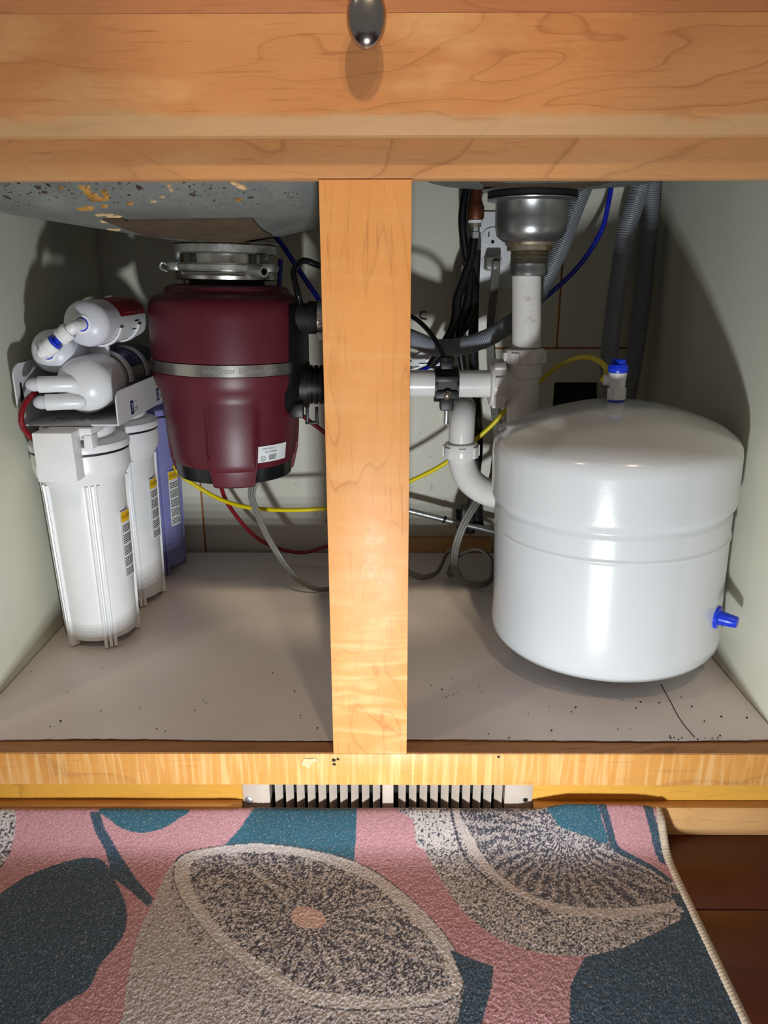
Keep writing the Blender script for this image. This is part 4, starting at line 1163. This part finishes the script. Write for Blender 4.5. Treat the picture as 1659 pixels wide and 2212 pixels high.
# saddle clamp on the side arm, with its tube
cl = thing('drain_saddle', 'black two-piece saddle clamp gripping the white side arm', 'clamp', (at(963, 829, TY).x, TY, hz_))
cx_ = cl.location.x; cw = 0.0158
CMX = Matrix.Translation((cx_, TY, hz_))
mb = MB()
for (a0, a1) in ((math.radians(20), math.radians(165)), (math.radians(195), math.radians(340))):
    P = [CMX @ Vector((0, 0.0215 * math.cos(a), 0.0215 * math.sin(a))) for a in np.linspace(a0, a1, 18)]
    mb.sweep(P, [(cw, 0.0028), (-cw, 0.0028), (-cw, -0.0028), (cw, -0.0028)], up=(1, 0, 0))
obj('clamp_half', mb, 'black_plastic', cl)
mb = MB().box(-cw, cw, -0.030, -0.0205, 0.0060, 0.0140, 0.001, CMX).box(-cw, cw, -0.030, -0.0205, -0.016, -0.0055, 0.001, CMX)
mb.box(-cw, cw, -0.0262, -0.0190, -0.0056, 0.0061, 0, CMX)
mb.box(-0.009, 0.009, -0.030, -0.008, -0.032, -0.0150, 0.0015, CMX)
mb.box(-cw, -cw + 0.003, -0.031, -0.020, -0.0055, 0.006, 0.0005, CMX).box(cw - 0.003, cw, -0.031, -0.020, -0.0055, 0.006, 0.0005, CMX)
obj('clamp_jaw', mb, 'black_plastic', cl)
mb = MB().box(-0.0085, 0.0085, -0.013, 0.004, 0.018, 0.033, 0.0015, CMX)
mb.lathe([(0.0098, 0.029), (0.0102, 0.030), (0.0102, 0.0365), (0.0085, 0.038)], 8, CMX @ Matrix.Translation((0, -0.005, 0)))
obj('compression_fitting', mb, 'black_plastic', cl)
mb = MB().lathe([(0.0062, 0), (0.0062, 0.002), (0.004, 0.0038), (0.0001, 0.0042)], 20, CMX @ Matrix.Translation((0, -0.0305, -0.0105)) @ Matrix.Rotation(math.pi / 2, 4, 'X'))
obj('screw_head', mb, 'chrome', cl)
mb = MB().cyl(CMX @ Vector((0.0, -0.026, -0.032)), CMX @ Vector((-0.0005, -0.026, -0.050)), 0.0034, 14)
obj('bolt_end', mb, 'zinc', cl)
tp = [at(840, 660, .42), at(872, 676, .405), at(900, 690, .395), at(930, 720, .375), at(952, 755, .36), at(961, 778, .355), CMX @ Vector((0, -0.005, 0.034))]
o = obj('black_tube', MB().tube(tp, 0.0033, 10), 'black_tube'); tag(o, 'thin black tube curving down into the saddle clamp on the drain', 'tube')

# ------------------------------------------------------------------ storage tank
TCX, TCY, TZ0, TR = 0.2945, 0.212, 0.034, 0.1385
tank = thing('storage_tank', 'large white pressure tank with domed top standing in the right bay', 'tank', (TCX, TCY, 0.0045), (0, math.radians(-1.6), 0))
KM = Matrix.Translation((TCX, TCY, TZ0)) @ Matrix.Rotation(math.radians(-1.6), 4, 'Y')
prof = [(0.085, 0.006), (0.118, 0.002), (0.1330, 0.004), (0.1390, 0.012), (0.1405, 0.024), (TR, 0.05), (TR, 0.145), (TR, 0.1465), (TR + 0.0008, 0.1475), (TR + 0.0014, 0.1490), (TR + 0.0010, 0.1505), (TR, 0.1518), (TR, 0.1535),
        (TR, 0.173), (TR, 0.176), (TR - 0.0016, 0.179), (TR - 0.0012, 0.182), (TR + 0.003, 0.1865), (TR + 0.0038, 0.190), (TR + 0.004, 0.193), (TR + 0.004, 0.197), (TR + 0.004, 0.240), (TR + 0.004, 0.244), (TR + 0.0025, 0.2525), (TR - 0.0015, 0.2585), (TR - 0.0085, 0.2645), (0.120, 0.2715), (0.100, 0.280), (0.075, 0.2885), (0.05, 0.295), (0.025, 0.2985), (0.0001, 0.2995)]
obj('shell', MB().lathe(prof, 128, KM), 'tank', tank, angle=60)
obj('stand', MB().lathe([(0.064, -TZ0 + 0.0045), (0.062, 0.0), (0.086, 0.0065)], 64, Matrix.Translation((TCX, TCY, TZ0))), 'black_plastic', tank)
# pressure port with blue cap at the right
pc = at(1565, 1352, .10); pv = KM.inverted() @ pc
pang = math.radians(-40)
b0 = KM @ Vector((TR * math.cos(pang), TR * math.sin(pang), pv.z)); 
dvv = Vector((0.93, -0.75, -0.02)).normalized()
q_ = dvv.to_track_quat('Z', 'Y').to_matrix().to_4x4()
obj('air_valve_cap', MB().lathe([(0.0135, -0.002), (0.0135, 0.002), (0.012, 0.003), (0.0085, 0.0035), (0.0078, 0.010), (0.0066, 0.0215), (0.0058, 0.0225), (0.0001, 0.0225)], 28, Matrix.Translation(b0) @ q_), 'blue', tank)
# ball valve on top
VM = KM @ Matrix.Translation((0.0005, 0, 0.2990)) @ Matrix.Scale(0.76, 4)
obj('thread_seal', MB().lathe([(0.0120, -0.004), (0.0120, 0.003)], 24, VM), 'blue', tank)
obj('valve_nut', MB().lathe([(0.0125, 0.003), (0.0145, 0.004), (0.0145, 0.021), (0.0125, 0.022)], 6, VM), 'white_fitting', tank)
mb = MB().lathe([(0.0115, 0.022), (0.0118, 0.026), (0.0135, 0.040), (0.0138, 0.0445), (0.012, 0.0455)], 28, VM)
vb = VM @ Vector((0, 0, 0.031)); vs_ = VM @ Vector((-0.021, 0.004, 0.0335))
mb.cyl(vb, vs_, 0.0060, 20)
obj('valve_body', mb, 'white_fitting', tank)
mb = MB().lathe([(0.0148, 0.0455), (0.0152, 0.047), (0.0152, 0.0545), (0.0135, 0.0575), (0.0001, 0.0585)], 28, VM)
mb.box(-0.0058, 0.0058, -0.012, 0.013, 0.056, 0.0655, 0.003, VM @ Matrix.Rotation(math.radians(20), 4, 'Z'))
obj('valve_handle', mb, 'blue', tank)

# yellow tube: from the filter unit behind the stile to the tank valve
yt = [at(376, 1004, .462), at(395, 1030, .464), at(480, 1080, .47), at(570, 1100, .46), at(705, 1098, .46), at(800, 1075, .47), at(885, 1040, .47), at(965, 998, .46), at(1050, 930, .45), at(1110, 868, .44), at(1160, 828, .42), at(1210, 788, .38), at(1255, 772, .32), at(1290, 778, .27), at(1312, 800, .238), vs_, vs_ + (vb - vs_) * .3]
o = obj('yellow_tube', MB().tube(yt, 0.0034, 12), 'yellow_tube'); tag(o, 'yellow plastic tube running from the filter unit behind the stile to the tank valve', 'tube')
rt = [at(600, 850, .46), at(650, 895, .46), at(705, 938, .46), at(770, 1000, .47), at(800, 1080, .48), at(770, 1150, .50), at(705, 1180, .52), at(640, 1193, .53), at(560, 1165, .51), at(500, 1100, .49), at(476, 1045, .47), at(470, 980, .45)]
o = obj('red_tube', MB().tube(rt, 0.0034, 12), 'red_tube'); tag(o, 'long dark red tube drooping behind the maroon disposal to the floor', 'tube')
bt = [at(606, 560, .43), at(604, 600, .43), at(600, 680, .43)]
o = obj('blue_tube', MB().tube(bt, 0.0034, 10), 'blue_tube'); tag(o, 'short upright blue tube directly behind the disposal mounting ring', 'tube')
bt = [at(1322, 395, .50), at(1314, 440, .50), at(1298, 500, .50), at(1250, 575, .50), at(1175, 645, .50), at(1100, 700, .51), at(1040, 722, .52), at(990, 745, .53), at(930, 790, .54), at(860, 812, .50), at(800, 790, .46), at(740, 735, .44), at(692, 652, .43), at(650, 590, .44), at(612, 532, .45), at(590, 505, .45)]
o = obj('blue_tube', MB().tube(bt, 0.0036, 10), 'blue_tube'); tag(o, 'long blue tube dipping from the right bowl behind the stile to the left bowl', 'tube')
kt = [at(880, 470, .575), at(800, 540, .50), at(745, 590, .41), at(692, 575, .38), at(655, 563, .37), at(635, 585, .345), at(639, 615, .328), at(645, 640, .320), at(649, 662, .328)]
o = obj('black_tube', MB().tube(kt, 0.0042, 12), 'black_tube'); tag(o, 'black cable arching over the right shoulder of the disposal', 'cable')

# corrugated hoses
def corr(path, r, name, label):
    p = spline(path, 0.00068)
    sect = circ(r, 18)
    prof_ = (0.90, 1.0, 1.0, 0.90)
    o = obj(name, MB().sweep(p, sect, scale=lambda t, i: prof_[i % 4]), 'grey_hose', angle=80); return tag(o, label, 'hose', None)
corr([at(1262, 400, .50), at(1240, 455, .49), at(1205, 545, .47), at(1150, 655, .45), at(1085, 712, .44), at(1020, 742, .43), at(950, 752, .42), at(890, 732, .42), at(800, 700, .40), at(720, 690, .345), DM @ Vector((.085 + .045, -.028, .428))], 0.0130, 'corrugated_hose', 'grey corrugated drain hose passing behind the strainer and dipping left to the disposal')
corr([at(1395, 370, .50), at(1378, 420, .50), at(1350, 520, .49), at(1326, 680, .48), at(1315, 790, .47), at(1322, 850, .46), at(1350, 905, .45), at(1378, 880, .46)], 0.0135, 'corrugated_hose', 'grey corrugated hose hanging behind the tank valve, nearer of the two at the right wall')
corr([at(1408, 380, .545), at(1402, 480, .54), at(1392, 600, .535), at(1378, 720, .53), at(1365, 800, .525), at(1352, 880, .52), at(1345, 960, .52)], 0.0140, 'corrugated_hose', 'dark corrugated hose hanging in the right rear corner of the cabinet')

# supply hoses, copper stub
def hose(path, r, label, mat='braid', name='braided_hose'):
    o = obj(name, MB().tube(path, r, 14), mat); return tag(o, label, 'hose')
cx_f = at(1026, 470, .50)
cf = thing('copper_stub', 'copper stub with white washer and steel nut under the right bowl', 'pipe fitting', (cx_f.x, .50, cx_f.z))
zf = lambda py: at(1026, py, .50).z
FM = Matrix.Translation((cx_f.x + .001, .50, 0))
obj('copper_body', MB().lathe([(0.0112, zf(474)), (0.0122, zf(470)), (0.0122, zf(448)), (0.0095, zf(438)), (0.0078, zf(430)), (0.0078, zf(395))], 28, FM), 'copper', cf)
obj('washer', MB().lathe([(0.0095, zf(482)), (0.0112, zf(481)), (0.0112, zf(476)), (0.0095, zf(475))], 24, FM), 'white_fitting', cf)
obj('collar', MB().lathe([(0.0078, zf(490)), (0.0086, zf(489)), (0.0086, zf(482))], 24, FM), 'brass', cf)
obj('nut', MB().lathe([(0.0072, zf(516)), (0.0084, zf(515)), (0.0084, zf(502)), (0.0066, zf(500)), (0.0066, zf(490))], 6, FM), 'zinc', cf)
hose([at(1024, 514, .50), at(1018, 555, .495), at(1003, 600, .49), at(988, 645, .485), at(984, 685, .48), at(975, 715, .48), at(950, 760, .48), at(930, 790, .49)], 0.0068, 'black braided hose screwed to the copper stub, crossing left over its neighbours')
hose([at(1014, 395, .53), at(1003, 470, .53), at(1003, 540, .525), at(1016, 600, .52), at(1024, 645, .515), at(1013, 690, .51), at(990, 725, .51), at(965, 765, .51)], 0.0068, 'black braided hose in the rear right bundle, bulging out at its middle')
hose([at(1008, 395, .515), at(999, 470, .51), at(1004, 530, .51), at(1014, 590, .51), at(1010, 650, .505), at(995, 695, .50), at(992, 740, .50), at(1000, 800, .50)], 0.0065, 'black braided hose in the rear bundle, leftmost where it leaves the sink')
hose([at(1028, 540, .545), at(1024, 640, .545), at(1022, 780, .545), at(1028, 880, .54), at(1033, 960, .53), at(1026, 1040, .53), at(1018, 1100, .53), at(1016, 1150, .53)], 0.0078, 'smooth black hose dropping straight down behind the trap', 'black_rubber', 'black_hose')

# outlet with plug and flat cord
op = at(1062, 541, BY)
outl = thing('wall_outlet', 'white duplex wall outlet behind the strainer', 'outlet', (op.x, BY, op.z))
OM = Matrix.Translation((op.x, BY, op.z))
obj('cover_plate', MB().box(-0.035, 0.035, -0.0050, -0.0003, -0.057, 0.057, 0.0015, OM), 'white_plastic', outl)
for sgn in (1, -1):
    rc_ = obj('receptacle', MB().lathe([(0.0165, 0), (0.0165, 0.0022), (0.0155, 0.003), (0.0001, 0.003)], 28, OM @ Matrix.Translation((0, -0.005, 0.0195 * sgn)) @ Matrix.Rotation(math.pi / 2, 4, 'X') @ Matrix.Diagonal((1.05, .88, 1, 1))), 'white_plastic', outl)
    if sgn > 0:
        mb = MB().box(-0.0072, -0.0056, -0.0086, -0.0079, 0.0195, 0.0275, 0, OM).box(0.0056, 0.0072, -0.0086, -0.0079, 0.0200, 0.0270, 0, OM)
        mb.lathe([(0.0026, -0.0002), (0.0026, 0.0005)], 14, OM @ Matrix.Translation((0, -0.0081, 0.0125)) @ Matrix.Rotation(math.pi / 2, 4, 'X'))
        obj('slots', mb, 'dark_void', rc_)
cord = thing('power_cord', 'flat grey appliance cord plugged into the outlet and coiled on the floor', 'cord', (op.x, BY, 0.004))
mb = MB().box(-0.013, 0.010, -0.036, -0.0082, -0.030, -0.010, 0.004, OM).box(-0.004, 0.008, -0.046, -0.030, -0.030, -0.016, 0.004, OM)
obj('plug', mb, 'grey_cord', cord)
sec = []
for cxx in (-0.0042, 0.0, 0.0042):
    pass
sec = [(-0.0021 * math.cos(a) - 0.0042, 0.0021 * math.sin(a)) for a in np.linspace(-math.pi / 2, math.pi / 2, 6)]
sec += [(-0.0012, 0.0021), (0.0, 0.0021), (0.0012, 0.0021)][0:0]
topw = [(-0.0021, 0.0010), (0.0, 0.0021), (0.0021, 0.0010)]
sec = sec + topw + [(0.0042 + 0.0021 * math.sin(a), 0.0021 * math.cos(a)) for a in np.linspace(0, math.pi, 6)] + [(-a, -b) for a, b in topw]
cpath = [OM @ Vector((0.003, -0.040, -0.028)), at(1066, 640, .535), at(1060, 700, .54), at(1060, 780, .54), at(1068, 880, .53), at(1073, 950, .51), at(1062, 1040, .47), at(1030, 1085, .44), at(1003, 1130, .43), at(984, 1185, .43), at(984, 1230, .43), at(1005, 1262, .425), at(1040, 1272, .42), at(1062, 1248, .43), at(1062, 1210, .445), at(1035, 1187, .46), at(1000, 1195, .47), at(975, 1220, .465), at(968, 1250, .46), at(980, 1230, .45), at(980, 1190, .475), at(965, 1195, .48), at(945, 1235, .465), at(915, 1259, .45), at(885, 1238, .45), at(840, 1210, .44), at(780, 1240, .42), at(730, 1280, .405), at(690, 1281, .40), at(640, 1248, .39), at(590, 1180, .39), at(556, 1110, .37), at(544, 1060, .36), DM @ Vector((.040, .0, 0.232))]
cpath = [Vector((p.x, p.y, max(p.z, 0.0105))) for p in cpath]
dense = spline(cpath, 0.004); dense = [Vector((p.x, p.y, max(p.z, 0.0105))) for p in dense]
obj('flat_cable', MB().sweep(dense, sec, up=(1, 0, 0)), 'grey_cord', cord)

# metal conduit low along the back, black fitting, cable tie
pip = thing('conduit_pipe', 'thin grey metal pipe sloping low across the back behind the coiled cord', 'pipe', at(960, 1125, .52))
obj('pipe_run', MB().tube([at(840, 1092, .52), at(960, 1122, .52), at(1075, 1150, .52)], 0.0052, 14), 'zinc', pip)
obj('pipe_ring', MB().cyl(at(957, 1121, .52), at(962, 1123, .52), 0.0062, 14), 'black_rubber', pip)
vv = thing('shutoff_valve', 'black capped valve body at the foot of the black hose', 'valve', at(1015, 1120, .53))
obj('valve_barrel', MB().cyl(at(1000, 1095, .535), at(1004, 1140, .535), 0.0135, 24), 'black_plastic', vv)
obj('valve_body', MB().cyl(at(1024, 1085, .545), at(1028, 1138, .545), 0.012, 24, 0.014).cyl(at(1000, 1118, .54), at(1030, 1118, .54), 0.010, 18), 'black_rubber', vv)
# pipe hole in the back board with the pipe stub inside
hole = thing('drain_stub', 'black pipe stub in a ragged dark cut-out of the back board', 'pipe stub', ((hx0 + hx1) / 2, BY + .006, (hz0 + hz1) / 2))
rnd = random.Random(5); mb = MB(); cxh, czh = (hx0 + hx1) / 2, (hz0 + hz1) / 2
mb.box(hx0 - .0005, hx1 + .0005, BY + .0105, BY + .0122, hz0 - .0005, hz1 + .0005)
obj('void', mb, 'dark_void', hole)
obj('stub', MB().cyl((cxh + .012, BY + .010, czh - .002), (cxh + .012, BY - .012, czh - .002), 0.020, 28).cyl((cxh + .012, BY - .004, czh - .002), (cxh + .012, BY - .014, czh - .002), 0.023, 28), 'black_rubber', hole)
# torn plaster patch around the trap inlet and a bent staple
tpz = thing('torn_patch', 'torn white wall patch behind the corrugated hose left of the braided hoses', 'wall patch', at(915, 790, BY))
mb = MB(); c0 = at(925, 785, BY); rnd = random.Random(8); n = 26; ring = []
for k in range(n):
    a = 2 * math.pi * k / n; q2 = rnd.uniform(.75, 1.15); ring.append((c0.x + .034 * math.cos(a) * q2, c0.z + .020 * math.sin(a) * q2))
mb.prism(ring, BY - 0.007, BY - 0.0003)
obj('plaster', mb, 'white_plastic', tpz)
mb = MB()
for k in range(5):
    a = at(895 + k * 13, 800 - k * 5, BY - .01); mb.box(-.012, .010, -.0008, .0008, -.0025, .003, 0, Matrix.Translation(a) @ Matrix.Rotation(rnd.uniform(-.7, .7), 4, 'Y') @ Matrix.Rotation(rnd.uniform(-.5, .5), 4, 'X'))
obj('torn_strips', mb, M['pvc_clean'], tpz)
st = [at(922, 674, BY - .002), at(910, 674, BY - .004), at(907, 682, BY - .005), at(910, 688, BY - .004), at(922, 690, BY - .002)]
o = obj('wire_staple', MB().tube(st, 0.0009, 6, 0.002), 'black_rubber'); tag(o, 'small bent black wire staple on the back board left of the hoses', 'staple')
